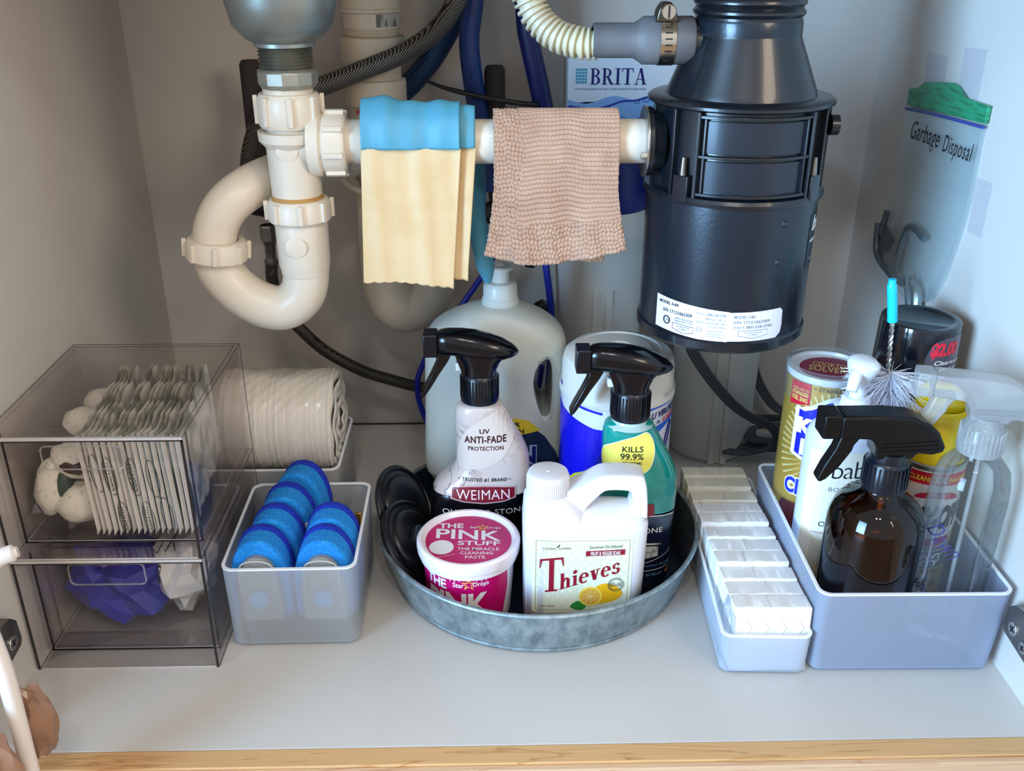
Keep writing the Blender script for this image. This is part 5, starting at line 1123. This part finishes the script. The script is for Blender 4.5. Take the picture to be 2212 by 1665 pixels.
def lt(str_,x0,x1,yt,yb,b=.03,sl=0):      # lid print measured on the lid: pixels of a 1665 px crop, foreshortened depth
    return T(str_, KX(x0),KX(x1),KY(yb),KY(yt),b,0,1,slope=sl)
KY=lambda py: PKY+4.12*(1-2*((py-150)/655.0))*(1.0-.10*((py-150)/655.0)*(1-(py-150)/655.0))
ld=decal('lid_label',m_pink,ell(PKX,PKY,4.12,4.12,64),None,Pk,fn=lf(7.73),step=9)
decal('lid_lettering',m_lt,join(lt('THE',345,745,252,318,.03,-.03),lt('PINK',312,1335,345,478,.02,-.09),lt('STUFF',660,1325,500,560,.02,-.04),lt('THE MIRACLE',660,1310,588,626,.01,-.03),lt('CLEANING',705,1215,642,678,.01,-.03),lt('PASTE',785,1095,694,730,.01,-.02),lt('Star',848,985,295,325,.01,-.03),lt('Drops',1118,1345,305,340,.01,-.05)),None,ld,fn=lf(7.76),step=9)
decal('lid_star',mat('gold print','#f3b45a',.4),star(KX(1050),KY(312),.62,.25),None,ld,fn=lf(7.76),step=9)
decal('lid_star_centre',m_pink,star(KX(1050),KY(312),.34,.13),None,ld,fn=lf(7.78),step=9)
decal('white_disc',m_lt,ell(KX(410),KY(580),1.17,1.17),None,ld,fn=lf(7.76),step=9)
decal('lid_lettering',m_lt,fit(txt('Scan me for cleaning tips'),KX(290),KX(620),KY(705),KY(690),slope=.30),None,ld,fn=lf(7.76),step=9)

# white handled soak bottle
m_hd=mat('white blown plastic','#e6e4e9',.3,sss=.15,coat=.15)
Th=thing('handled_bottle','small white handled bottle with fruit wash label at tray front','bottle',(0,16.7,TZ))
tb_=MB().loft([(.02,6.4,0,5.2,2.5,4.5),(.4,6.4,0,5.6,2.75,5),(10.9,6.45,0,5.8,2.85,5),(11.25,6.45,0,5.8,2.85,5),(11.4,6.45,0,5.7,2.75,5)],72)
tb_.build('bottle_body',m_hd,Th,smooth=50)
um=MB().loft([(11.3,6.4,0,5.7,2.75,5),(11.6,6.35,0,5.6,2.5,4.5),(12.1,6.35,0,5.5,1.9,3.5),(12.4,6.35,0,5.35,1.2,3),(12.5,6.35,0,5.1,.8,3)],56)
um.loft([(11.3,3.7,0,3.05,2.7,4),(12.4,3.45,0,2.75,2.4,3.4),(13.5,3.05,0,2.3,2.05,2.6),(14.0,2.9,0,1.9,1.85,2)],40)
um.build('shoulder',m_hd,Th,smooth=50)
hm_=MB()
hp_o=[(4.6,12.0),(4.6,14.3),(5.6,14.8),(7.4,15.95),(8.0,16.2),(10.9,16.15),(11.6,15.9),(11.95,15.2),(12.15,13.0),(12.2,11.6)]
hp_i=[(6.3,12.0),(6.45,12.6),(6.8,13.1),(7.9,14.35),(8.2,14.6),(10.0,14.55),(10.5,14.35),(10.75,13.4),(10.6,12.6),(10.4,12.0)]
vv_=[]
for yy,sc_i in ((-1.35,.16),(-1.15,.0),(1.15,.0),(1.35,.16)):
    for k in range(10):
        mx_=((hp_o[k][0]+hp_i[k][0])/2,(hp_o[k][1]+hp_i[k][1])/2)
        for q in (hp_o[k],hp_i[k]):
            vv_.append((q[0]+(mx_[0]-q[0])*sc_i, yy, q[1]+(mx_[1]-q[1])*sc_i))
ff_=[]
for k in range(9):
    ff_+=[(2*k,2*k+1,2*k+3,2*k+2),(60+2*k,60+2*k+2,60+2*k+3,60+2*k+1)]
    for a in range(3):
        ff_+=[(a*20+2*k,a*20+2*k+2,(a+1)*20+2*k+2,(a+1)*20+2*k),(a*20+2*k+1,(a+1)*20+2*k+1,(a+1)*20+2*k+3,a*20+2*k+3)]
hm_.add(vv_,ff_); hm_.build('handle',m_hd,Th,smooth=70,bevel=.12,bseg=2,subd=1)
cpm=MB().lathe([(1.88,13.9),(1.95,14.0),(1.93,15.65),(1.8,15.95),(1.6,16.05),(.2,16.0),(.15,16.07),(0,16.07)],48,(2.97,0,0)); cpo=cpm.build('cap',m_hd,Th,smooth=40)
rb=MB()
for k in range(60):
    n0=len(rb.v); rb.box(1.91,1.98,-.035,.035,14.1,15.5); rb.xf(Matrix.Translation((2.97,0,0))@Matrix.Rotation(2*PI*k/60,4,'Z'),n0)
rb.build('cap_ribs',m_hd,cpo,smooth=0)
Q=lambda z:z-TZ
lb_=decal('paper_label',mat('cream paper','#e6e6cf',.5,noise=(30,'#dfe0c6',.45,.6,U)),rrect(1.5,10.75,Q(2.4),Q(10.8),.25),tb_,Th,step=1.5)
decal('label_frame',mat('olive line','#9a9f82',.5),frame(1.8,10.45,Q(2.7),Q(10.55),.045),tb_,lb_,off=.05)
decal('label_pattern',mat('pattern line','#cfd2b4',.5),join(*[ring(2.15+.85*i+(.42 if j%2 else 0),Q(3.1)+.62*j,.36,.31,.04,12) for i in range(10) for j in range(12) if 2.15+.85*i+(.42 if j%2 else 0)<10.2]),tb_,lb_,off=.045,step=3)
m_crim=mat('crimson ink','#8f0f2c',.45)
th_=serif('Thieves',.05,[1.12,.75,.75,.75,.75,.75,.75]); xT=.80*1.12
vv=[]; XM=max(p[0] for p in th_[0])
for (x,z) in th_[0]:
    if x<=xT+.001: vv.append((2.15+x/xT*2.25, Q(4.75)+z*3.35+(x/xT)*.30))
    else:
        u=(x-xT)/(XM-xT); vv.append((3.95+u*5.65, Q(5.05)+u*1.95+z*2.4))
decal('brand_lettering',m_crim,(vv,th_[1]),tb_,lb_,off=.08,step=2)
decal('banner',m_crim,poly([(6.4,Q(8.85)),(10.0,Q(8.95)),(9.85,Q(9.25)),(10.0,Q(9.55)),(6.4,Q(9.42)),(6.55,Q(9.12))]),tb_,lb_,off=.07,step=2)
decal('banner_lettering',white(),T('FRUIT & VEGGIE SOAK',6.85,9.6,Q(8.98),Q(9.40),.02,slope=.03),tb_,lb_,off=.1,step=2)
decal('label_lettering',mat('olive ink','#5c6152',.5),join(T('Essential Oil-Infused',6.7,9.75,Q(9.72),Q(10.05),0,.35,slope=.03),T('YOUNG  LIVING',2.4,5.0,Q(9.6),Q(9.85),0,0,1.1,slope=.02),T('32 fl. oz. (946 ml)',2.25,3.6,Q(3.1),Q(3.3),.01)),tb_,lb_,off=.07,step=2)
decal('leaf_mark',mat('green ink','#3c5a35',.5),poly(spl([(3.7,Q(9.85)),(3.8,Q(10.0)),(4.0,Q(10.25)),(3.95,Q(10.0)),(3.85,Q(9.85))],4)),tb_,lb_,off=.07,step=2)
lem=decal('lemon_print',mat('lemon yellow','#f0b81e',.45,noise=(20,'#e0a215',.45,.65,U)),poly(spl([(7.5,Q(5.35)),(8.3,Q(5.75)),(9.2,Q(5.5)),(9.8,Q(4.95)),(9.95,Q(4.4)),(9.4,Q(3.85)),(8.4,Q(3.5)),(7.4,Q(3.4)),(7.0,Q(4.0))],5)),tb_,lb_,off=.06,step=2)
decal('lemon_half',mat('lemon rind','#f6d04a',.45),ell(7.0,Q(4.3),1.1,1.1),tb_,lem,off=.09,step=2)
decal('lemon_flesh',mat('lemon flesh','#dca640',.45),ell(6.96,Q(4.33),.92,.92),tb_,lem,off=.11,step=2)
decal('lemon_seg',mat('lemon pith','#f7e2a0',.45),join(*[line([(6.96,Q(4.33)),(6.96+.88*math.cos(a),Q(4.33)+.88*math.sin(a))],.035) for a in [k*PI/4.5 for k in range(9)]]),tb_,lem,off=.13,step=2)
decal('leaf_print',mat('leaf green','#2d8a35',.45),poly(spl([(5.1,Q(3.15)),(5.7,Q(3.75)),(6.3,Q(3.6)),(6.6,Q(3.1)),(6.2,Q(2.75)),(5.6,Q(2.8))],4)),tb_,lb_,off=.06,step=2)
decal('seal_print',mat('seal ink','#3f4a3a',.5),join(ring(9.3,Q(5.65),.74,.74,.06,30),ring(9.3,Q(5.65),.6,.6,.035,30),T('SEED to SEAL',8.72,9.88,Q(5.45),Q(5.85),.01)),tb_,lb_,off=.14,step=2)

# ------------------------------------------------------------------ things in the wide bin on the right
BZ=.3
Bk=thing('cleanser_can','gold and blue cardboard cleanser can with clear lid at back left of wide bin','can',(30.8,25.8,BZ))
m_gold=mat('gold foil','#c39a3a',.3,.55,noise=(5,'#d9b75e',.35,.7,U))
MB().lathe([(0,0),(3.7,0),(3.75,.2),(3.75,21.6)],64).build('can_body',m_gold,Bk)
MB().lathe([(3.75,21.5),(3.85,21.6),(3.88,22.0),(3.8,22.2),(3.6,22.2),(3.5,21.9),(0,21.85)],64).build('lid',mat('grey white lid','#cfd0d4',.3),Bk,smooth=40)
MB().lathe([(3.80,19.2),(3.9,20.5),(4.02,21.9),(4.0,22.5),(3.7,22.75),(3.55,22.6)],40).build('shrink_film',clear('shrink film','#fbfcfd',.5,.12,.10,'#f4f6f8'),Bk)
mr_=mat('wine print','#7c1a3c',.4)
lk=decal('lid_sticker',mr_,ell(0.2,0,2.9,2.7,44),None,Bk,fn=lambda x,y:(x,y,21.92),step=9)
decal('lid_lettering',mat('gold ink','#d8c06a',.4),join(fit(txt('COOKTOP'),-1.2,2.3,.15,1.15,rot=R(-22)),fit(txt('SOLVER'),-1.9,1.6,-.95,.3,rot=R(-22))),None,lk,fn=lambda x,y:(x,y,21.95),step=9)
fb=lambda off: cyf(3.75,-90,off)
sb_=[]
for k in range(56):
    a=2*PI*k/56; sb_.append(poly([(.3+3.0*math.cos(a),14.6+3.6*math.sin(a)),(.3+5.6*math.cos(a-.018),14.6+6.4*math.sin(a-.018)),(.3+5.6*math.cos(a+.018),14.6+6.4*math.sin(a+.018))]))
sb_=[(v,f) for v,f in sb_ if max(p[0] for p in v)<5.6 and min(p[0] for p in v)>-5.6]
decal('sunburst_rays',mat('pale gold','#efdc98',.3,.4),join(*sb_),None,Bk,fn=fb(.03),step=.8,cutz=False)
sh1=[(-3.9,13.8),(-3.9,19.0),(-3.3,18.9),(-2.4,19.3),(-1.0,20.3),(.8,20.8),(2.6,20.3),(4.0,19.3),(4.8,19),(4.8,13.8),(3.2,13.3),(2.2,12.0),(.5,11.4),(-1.2,12.0),(-2.3,13.2)]
sw=decal('shield_edge',white(),poly(sh1),None,Bk,fn=fb(.05),step=.6)
decal('shield_field',mat('shield blue','#1420c4',.25,coat=.3,noise=(9,'#1b64e0',.55,.75,U)),poly([(.45+(x-.45)*.9,16.1+(z-16.1)*.9) for x,z in sh1]),None,sw,fn=fb(.07),step=.6)
decal('shield_lettering',white(),join(T('KEEPERS',-3.45,3.9,16.2,17.95,.07),T('FRIEND',-2.9,3.6,13.9,15.7,.07),T('BAR',-1.5,2.2,18.2,19.4,.07)),None,sw,fn=fb(.09),step=.6)
rd=decal('red_flag',mat('red flag','#c8102e',.4,coat=.2),poly([(-4.85,22.0-.6),(-2.6,21.5),(-2.55,19.4),(-3.6,19.1),(-4.7,18.9)]),None,Bk,fn=fb(.10),step=.6)
decal('flag_lettering',mat('gold ink','#d8c06a',.4),join(T('WORKS GREAT ON',-4.55,-2.75,20.6,20.85,.01),T('STAINLESS',-4.55,-2.75,20.1,20.5,.03),T('STEEL SINKS',-4.55,-2.75,19.5,19.95,.03)),None,rd,fn=fb(.13),step=.6)
decal('can_lettering',mat('brown ink','#4a3a1c',.5),T('+ STAINLESS STEEL',-2.35,2.4,20.95,21.35,.01),None,Bk,fn=fb(.05),step=.6)
decal('lettering_edge',white(),T('CLEANSER',-4.1,3.9,9.2,11.3,.16),None,Bk,fn=fb(.05),step=.6)
decal('can_lettering',mat('shield blue2','#1626b8',.4),T('CLEANSER',-4.0,3.8,9.35,11.15,.04),None,Bk,fn=fb(.08),step=.6)
decal('wine_panel',mat('wine brown','#6e2a2a',.4),rrect(-4.4,4.2,1.5,8.3,.5),None,Bk,fn=fb(.05),step=.6)

Lo=thing('lotion_bottle','cream lotion bottle with white pump behind the amber spray bottle','bottle',(30.9,19.6,BZ))
lm=MB().loft([(0,0,0,3.2,2.2,2.6),(.3,0,0,3.45,2.4,2.6),(17.8,0,0,3.45,2.4,2.6),(18.8,.1,0,3.2,2.2,2.5),(19.5,.3,0,2.6,1.9,2.3),(19.9,.4,0,1.9,1.7,2)],48); lm.build('bottle_body',mat('pearl plastic','#dfe2ee',.35,sss=.1),Lo,smooth=50)
dl=decal('cream_label',mat('cream label','#f0e6d2',.4),rrect(-3.3,3.3,1.2,17.2,.3),lm,Lo,step=.5)
decal('tan_panel',mat('tan label','#dcc7a6',.4),poly([(-3.25,1.3),(-3.25,9.0),(-2.2,7.9),(-1,7.2),(1,6.8),(3.2,6.9),(3.2,1.3)]),lm,dl,off=.05,step=.5)
decal('label_lettering',m_ink,join(T('baby',-1.5,2.6,13.9,16.3,-.012,0,.9),T('MILK &',-1.4,1.3,10.1,10.6,.0),T('OATMEAL',-2.0,1.6,9.2,9.75,.0),T('SHAMPOO',-1.4,1.8,7.2,7.8,.0),T('moisturizing',-1.6,1.4,4.8,5.1,0)),lm,dl,off=.07,step=.6)
decal('label_lettering',mat('grey ink','#8f909a',.5),T('BOTANICALS',-1.6,2.8,13.1,13.55,0,0,1.1),lm,dl,off=.07,step=.6)
decal('label_lettering',mat('pink ink','#d0788c',.5),T('made with care',-2.6,.6,8.4,8.65,0,.3),lm,dl,off=.07,step=.6)
m_pump=mat('pump white','#eef0f8',.28,sss=.1)
pm=MB().lathe([(0,19.7),(1.9,19.7),(1.95,20.0),(1.85,20.9),(1.35,21.0),(1.3,21.7),(1.15,21.9),(.7,21.95),(.62,24.0),(0,24.0)],36,(.55,0,0)); po=pm.build('pump_collar',m_pump,Lo,smooth=40)
MB().loft([(23.0,.6,-.1,.72,.72,2.2),(24.0,.5,-.3,1.0,1.1,2.2),(24.9,.5,-.5,1.3,1.6,2.3),(25.4,.5,-.5,1.35,1.7,2.3),(25.7,.5,-.4,1.1,1.4,2.3),(25.85,.5,-.3,.5,.8,2.2)],32).build('pump_head',m_pump,Lo,smooth=60)
MB().tube([(-.1,-.9,24.9),(-.7,-2.0,24.6),(-1.1,-2.6,23.6)],(.62,.5),16,6).build('pump_spout',m_pump,Lo)

# amber spray bottle
m_amb=clear('amber glass','#a8704a',1.3,.03,.0); m_liq=mat('dark amber liquid','#2a1712',.18,coat=.3,noise=(6,'#40211a',.5,.8,U))
Am=thing('amber_bottle','dark amber glass bottle with black trigger at front left of wide bin','spray bottle',(32.0,12.5,BZ))
ap=[(0,.02),(3.8,.02),(4.1,.3),(4.18,.8),(4.18,12.6),(4.05,13.6),(3.7,14.6),(3.1,15.4),(2.3,15.9),(1.8,16.2),(1.6,16.6),(1.6,17.2)]
MB().lathe(ap,64).build('glass',m_amb,Am,smooth=60)
MB().lathe([(0,.3),(3.85,.35),(3.98,.8),(3.98,10.2),(3.6,12.9),(3.2,13.9),(2.4,14.2),(0,14.2)],56).build('liquid',m_liq,Am,smooth=60)
MB().cyl(.25,14,(.2,0,2.5),'z',12).build('dip_tube',mat('tube white','#c9c3bb',.4),Am)
def trig2(parent, cx, zc, m, mc, s=1.0, ang=0, top=24.1):
    # cx: collar centre; zc: collar bottom
    cm=MB().lathe([(0,zc),(1.93*s,zc),(1.95*s,zc+.2),(1.82*s,zc+2.5*s),(1.6*s,zc+2.75*s),(1.62*s,zc+2.9*s),(1.5*s,zc+3.6*s),(0,zc+3.6*s)],44,(cx,0,0)); co=cm.build('collar',mc,parent,smooth=40)
    rb=MB()
    for k in range(28):
        n0=len(rb.v); rb.box(1.86*s,1.99*s,-.07,.07,zc+.3,zc+2.45*s); rb.xf(Matrix.Translation((cx,0,0))@Matrix.Rotation(2*PI*k/28,4,'Z'),n0)
    rb.build('collar_ribs',mc,co,smooth=0)
    q=lambda L:[(cx+a*s,zc+b*s) for a,b in L]
    MB().prism(q([(-5.0,7.35),(-5.0,5.3),(-3.0,5.15),(-2.2,5.1),(-1.75,4.4),(-1.6,3.2),(1.6,3.2),(1.9,3.75),(3.2,3.6),(4.15,3.85),(4.2,4.4),(3.5,5.7),(2.4,6.6),(1.1,7.15),(-1,7.35)]),-1.25*s,1.25*s).build('shroud',m,parent,bevel=.38*s,bseg=4,smooth=60)
    MB().box(cx-6.45*s,cx-4.9*s,-1.15*s,1.15*s,zc+5.2*s,zc+7.4*s).build('nozzle',m,parent,bevel=.16)
    MB().prism(q([(-4.6,5.4),(-2.9,5.4),(-3.0,4.9),(-3.4,4.3),(-3.5,3.8),(-4.4,2.2),(-5.4,1.0),(-5.9,.7),(-6.2,1.0),(-5.7,2.4),(-5.0,3.9)]),-.65*s,.65*s).build('trigger',m,parent,bevel=.2*s,bseg=3)
    rg=MB()
    for k in range(3): rg.prism(q([(-1.2,3.95+.35*k),(3.6-.1*k,4.15+.4*k),(3.6-.1*k,4.23+.4*k),(-1.2,4.05+.35*k)]),-1.32*s,1.32*s)
    rg.build('ridge',m,parent,smooth=0)
trig2(Am, .1, 16.9-BZ, mat('black trigger satin','#06070a',.32,spec=.3), m_trc)

# clear spray bottle
m_clb=clear('clear PET','#fdfefd',.7,.04,.04,'#f2f8f6'); m_clw=clear('milky sprayer','#fbfcfd',.7,.15,.36,'#fbfcfd')
Cl=thing('clear_bottle','clear plastic spray bottle with milky trigger at front right of wide bin','spray bottle',(39.55,12.0,BZ),R(-14))
MB().lathe([(0,.02),(2.7,.02),(2.9,.3),(3.0,1),(3.25,15.6),(3.15,17.2),(2.9,18.6),(2.2,19.5),(1.8,19.9),(1.7,20.6)],56).build('bottle_body',m_clb,Cl,smooth=60)
MB().cyl(.22,17,(.2,0,3),'z',12).build('dip_tube',clear('clear tube','#f4f4f4',1.5,.05,.4,'#f4f6fa'),Cl)
trig2(Cl,.0,20.6-BZ,m_clw,m_clw,.95)
decal('pen_scrawl',mat('pen ink','#2e2a66',.5),join(fit(txt('Dawn',-.01,.3),-3.0,.3,11.8,13.6,rot=R(-38)),fit(txt('vinegar',-.01,.3),-3.6,.6,5.6,7.2,rot=R(-30))),None,Cl,fn=cyf(3.57,-100,.03),step=.6)

# oven cleaner can
Ea=thing('aerosol_can','oven cleaner aerosol can with yellow cap between amber and clear bottles','can',(38.9,18.5,BZ))
m_ey=mat('yellow cap','#f2cf12',.3,sss=.1,coat=.2)
MB().lathe([(0,.02),(3.1,.02),(3.2,.3),(3.2,16.2),(3.05,16.5)],56).build('can_body',mat('silver can','#cfcdc8',.28,.35),Ea)
MB().lathe([(3.2,16.15),(3.28,16.3),(3.28,16.6),(3.1,16.7)],56).build('can_rim',mat('tin rim','#b9b8b2',.25,.9),Ea)
MB().lathe([(3.02,16.4),(2.98,18.5),(2.75,20.5),(2.5,21.3),(2.2,21.6)],40).build('cap',m_ey,Ea,smooth=60)
MB().loft([(21.2,0,0,2.3,1.3,2.4),(22.6,-.2,0,2.2,1.2,2.4),(23.3,-.5,0,1.7,1.0,2.3),(23.6,-.7,0,.9,.6,2.2)],30).build('cap_button',m_ey,Ea,smooth=60)
fe=lambda off: cyf(3.2,-97,off)
decal('red_band',mat('red flag','#c8102e',.4,coat=.2),rect(-5,5,14.75,16.0),None,Ea,fn=fe(.03),step=.6)
decal('gold_field',mat('gold foil','#c39a3a',.3,.55),rect(-5,5,.4,6.6),None,Ea,fn=fe(.02),step=.6)
decal('yellow_field2',mat('gold yellow','#e6cf4e',.3,.3),join(poly([(-5,6.6),(-3.2,9.5),(-3.4,13),(-5,14.7)]),poly([(3.2,6.6),(2.9,9.6),(3.6,13),(5,14.7),(5,6.6)])),None,Ea,fn=fe(.02),step=.6)
decal('red_lens',m_maroon if False else mat('lens red','#b8213e',.35,coat=.2),join(ell(.3,13.3,2.1,.75,30),ell(.4,8.9,2.0,.75,30)),None,Ea,fn=fe(.03),step=.6)
m_silv=mat('silver panel','#dcdcdc',.3,.2)
pn=decal('silver_panel',m_silv,poly([(-3.6,12.6),(-2,13.2),(0,13.4),(2,13.2),(3.6,12.8),(3.6,9.6),(2,9.2),(0,9.0),(-2,9.3),(-3.6,9.9)]),None,Ea,fn=fe(.05),step=.6)
decal('name_lettering',mat('charcoal ink','#3b3d42',.35),T('EASY-OFF',-2.9,3.3,10.0,12.6,.06,.25,.9,slope=.06),None,pn,fn=fe(.08),step=.5)
decal('band_lettering',mat('yellow ink','#f6dc3a',.4),join(T('CLEANS',-2.6,-.55,15.1,15.6,.02),T('FASTER',.95,3.2,15.1,15.55,.02)),None,Ea,fn=fe(.06),step=.6)
decal('band_lettering',white(),T('3X',-.35,.75,15.0,15.7,.03),None,Ea,fn=fe(.06),step=.6)
decal('can_lettering',m_ink,join(T('OVEN CLEANER',-2.3,2.3,7.75,8.1,.01),T('DEEP CLEAN',-.4,1.9,5.15,5.45,.01),T('REMOVES TOUGH',-1.5,1.9,4.0,4.25,.01),T('BAKED-ON FOOD & GREASE',-1.9,2.2,3.55,3.8,0)),None,Ea,fn=fe(.06),step=.6)
dv=decal('duty_panel',mat('slate panel','#56616b',.4),rrect(-1.95,2.5,5.75,7.5,.25),None,Ea,fn=fe(.05),step=.6)
decal('duty_lettering',white(),join(T('HEAVY',-1.75,2.2,6.7,7.35,.05,.1),T('DUTY',-1.75,1.9,5.9,6.6,.05,.1)),None,dv,fn=fe(.08),step=.6)

# black bottle with price sticker
Bp=thing('black_bottle','glossy black bottle with $2.00 sticker at back right of wide bin','bottle',(38.8,25.2,BZ))
MB().lathe([(0,0),(3.7,0),(3.8,.3),(3.88,12),(3.85,20),(3.7,27.0),(3.62,27.35),(3.4,27.45),(2.9,27.35),(2.7,27.2),(0,27.25)],64).build('bottle_body',mat('black gloss','#0a0d16',.12,coat=.6),Bp,smooth=40)
fp=lambda off:(lambda x,z:((3.85-.0214*(z-20)+off)*math.sin(x/3.8+.10), -(3.85-.0214*(z-20)+off)*math.cos(x/3.8+.10), z))
stk=decal('clear_sticker',mat('smoky sticker','#4d434d',.2,coat=.5),poly(spl([(-1.1,24.6),(-.6,26.1),(.4,26.6),(2.4,26.8),(5,26.4),(5.2,22),(2,21.8),(-.2,22.5),(-.9,23.4)],4)),None,Bp,fn=fp(.03),step=.5)
decal('sticker_lettering',mat('hot red','#e0263c',.4),join(T('$2.00',-.75,2.3,24.75,26.3,.06,.1),T('SAVE',.9,3.0,22.2,22.7,.02)),None,stk,fn=fp(.06),step=.5)
decal('sticker_lettering',white(),join(T('Clearance',-.2,3.0,24.05,24.5,.01,.2),T('price',.4,2.6,23.35,23.8,.01,.2)),None,stk,fn=fp(.06),step=.5)

# bottle brush
Br=thing('bottle_brush','white bristle bottle brush with bright blue grip standing in wide bin','brush',(35.0,20.9,0))
MB().tube([(-1.55,0,33.0),(-1.5,0,32.4),(-1.2,0,30.8),(-.9,0,29.0)],lambda t,l:(.34 if t<.12 else .44),20,4).build('grip',mat('cyan grip','#19c8ec',.35,sss=.05),Br,smooth=30)
for ph in (0,PI):
    pts=[]
    for k in range(140):
        t=k/139; z=29.2-28.5*t; cx=-.92+1.6*min(1,t*1.6) if t<.65 else .68
        a=ph+z*2*PI/1.15; pts.append((cx+.12*math.cos(a),.12*math.sin(a),z))
    MB().tube(pts,.13,6,1,spline=False).build('twisted_wire',mat('wire steel','#b9b3ad',.3,.9),Br)
bs=MB(); rnd=random.Random(3)
for k in range(1300):
    t=rnd.random(); z=24.0-8.5*t; a=rnd.uniform(0,2*PI); L_=4.6*rnd.uniform(.86,1.0); cx=-.15+.8*t
    up=rnd.uniform(-.5,.25)+.35*(.4-t)
    p0=Vector((cx,0,z)); d=Vector((math.cos(a),math.sin(a),up*.55-.1)).normalized(); p1=p0+d*L_*.5; p2=p0+d*L_+Vector((0,0,-.35)); r_=.028
    s_=Vector((-math.sin(a),math.cos(a),0))*r_; u_=Vector((0,0,r_*1.6)); n0=len(bs.v)
    for p in (p0,p1,p2): bs.v+= [tuple(p+s_),tuple(p-s_),tuple(p+u_)]
    for j in (0,3):
        for i in range(3): bs.f.append((n0+j+i,n0+j+(i+1)%3,n0+j+3+(i+1)%3,n0+j+3+i))
bo_=bs.build('bristles',mat('white bristle','#e6e8f6',.4,sss=.1),Br,smooth=0); bo_['kind']='stuff'
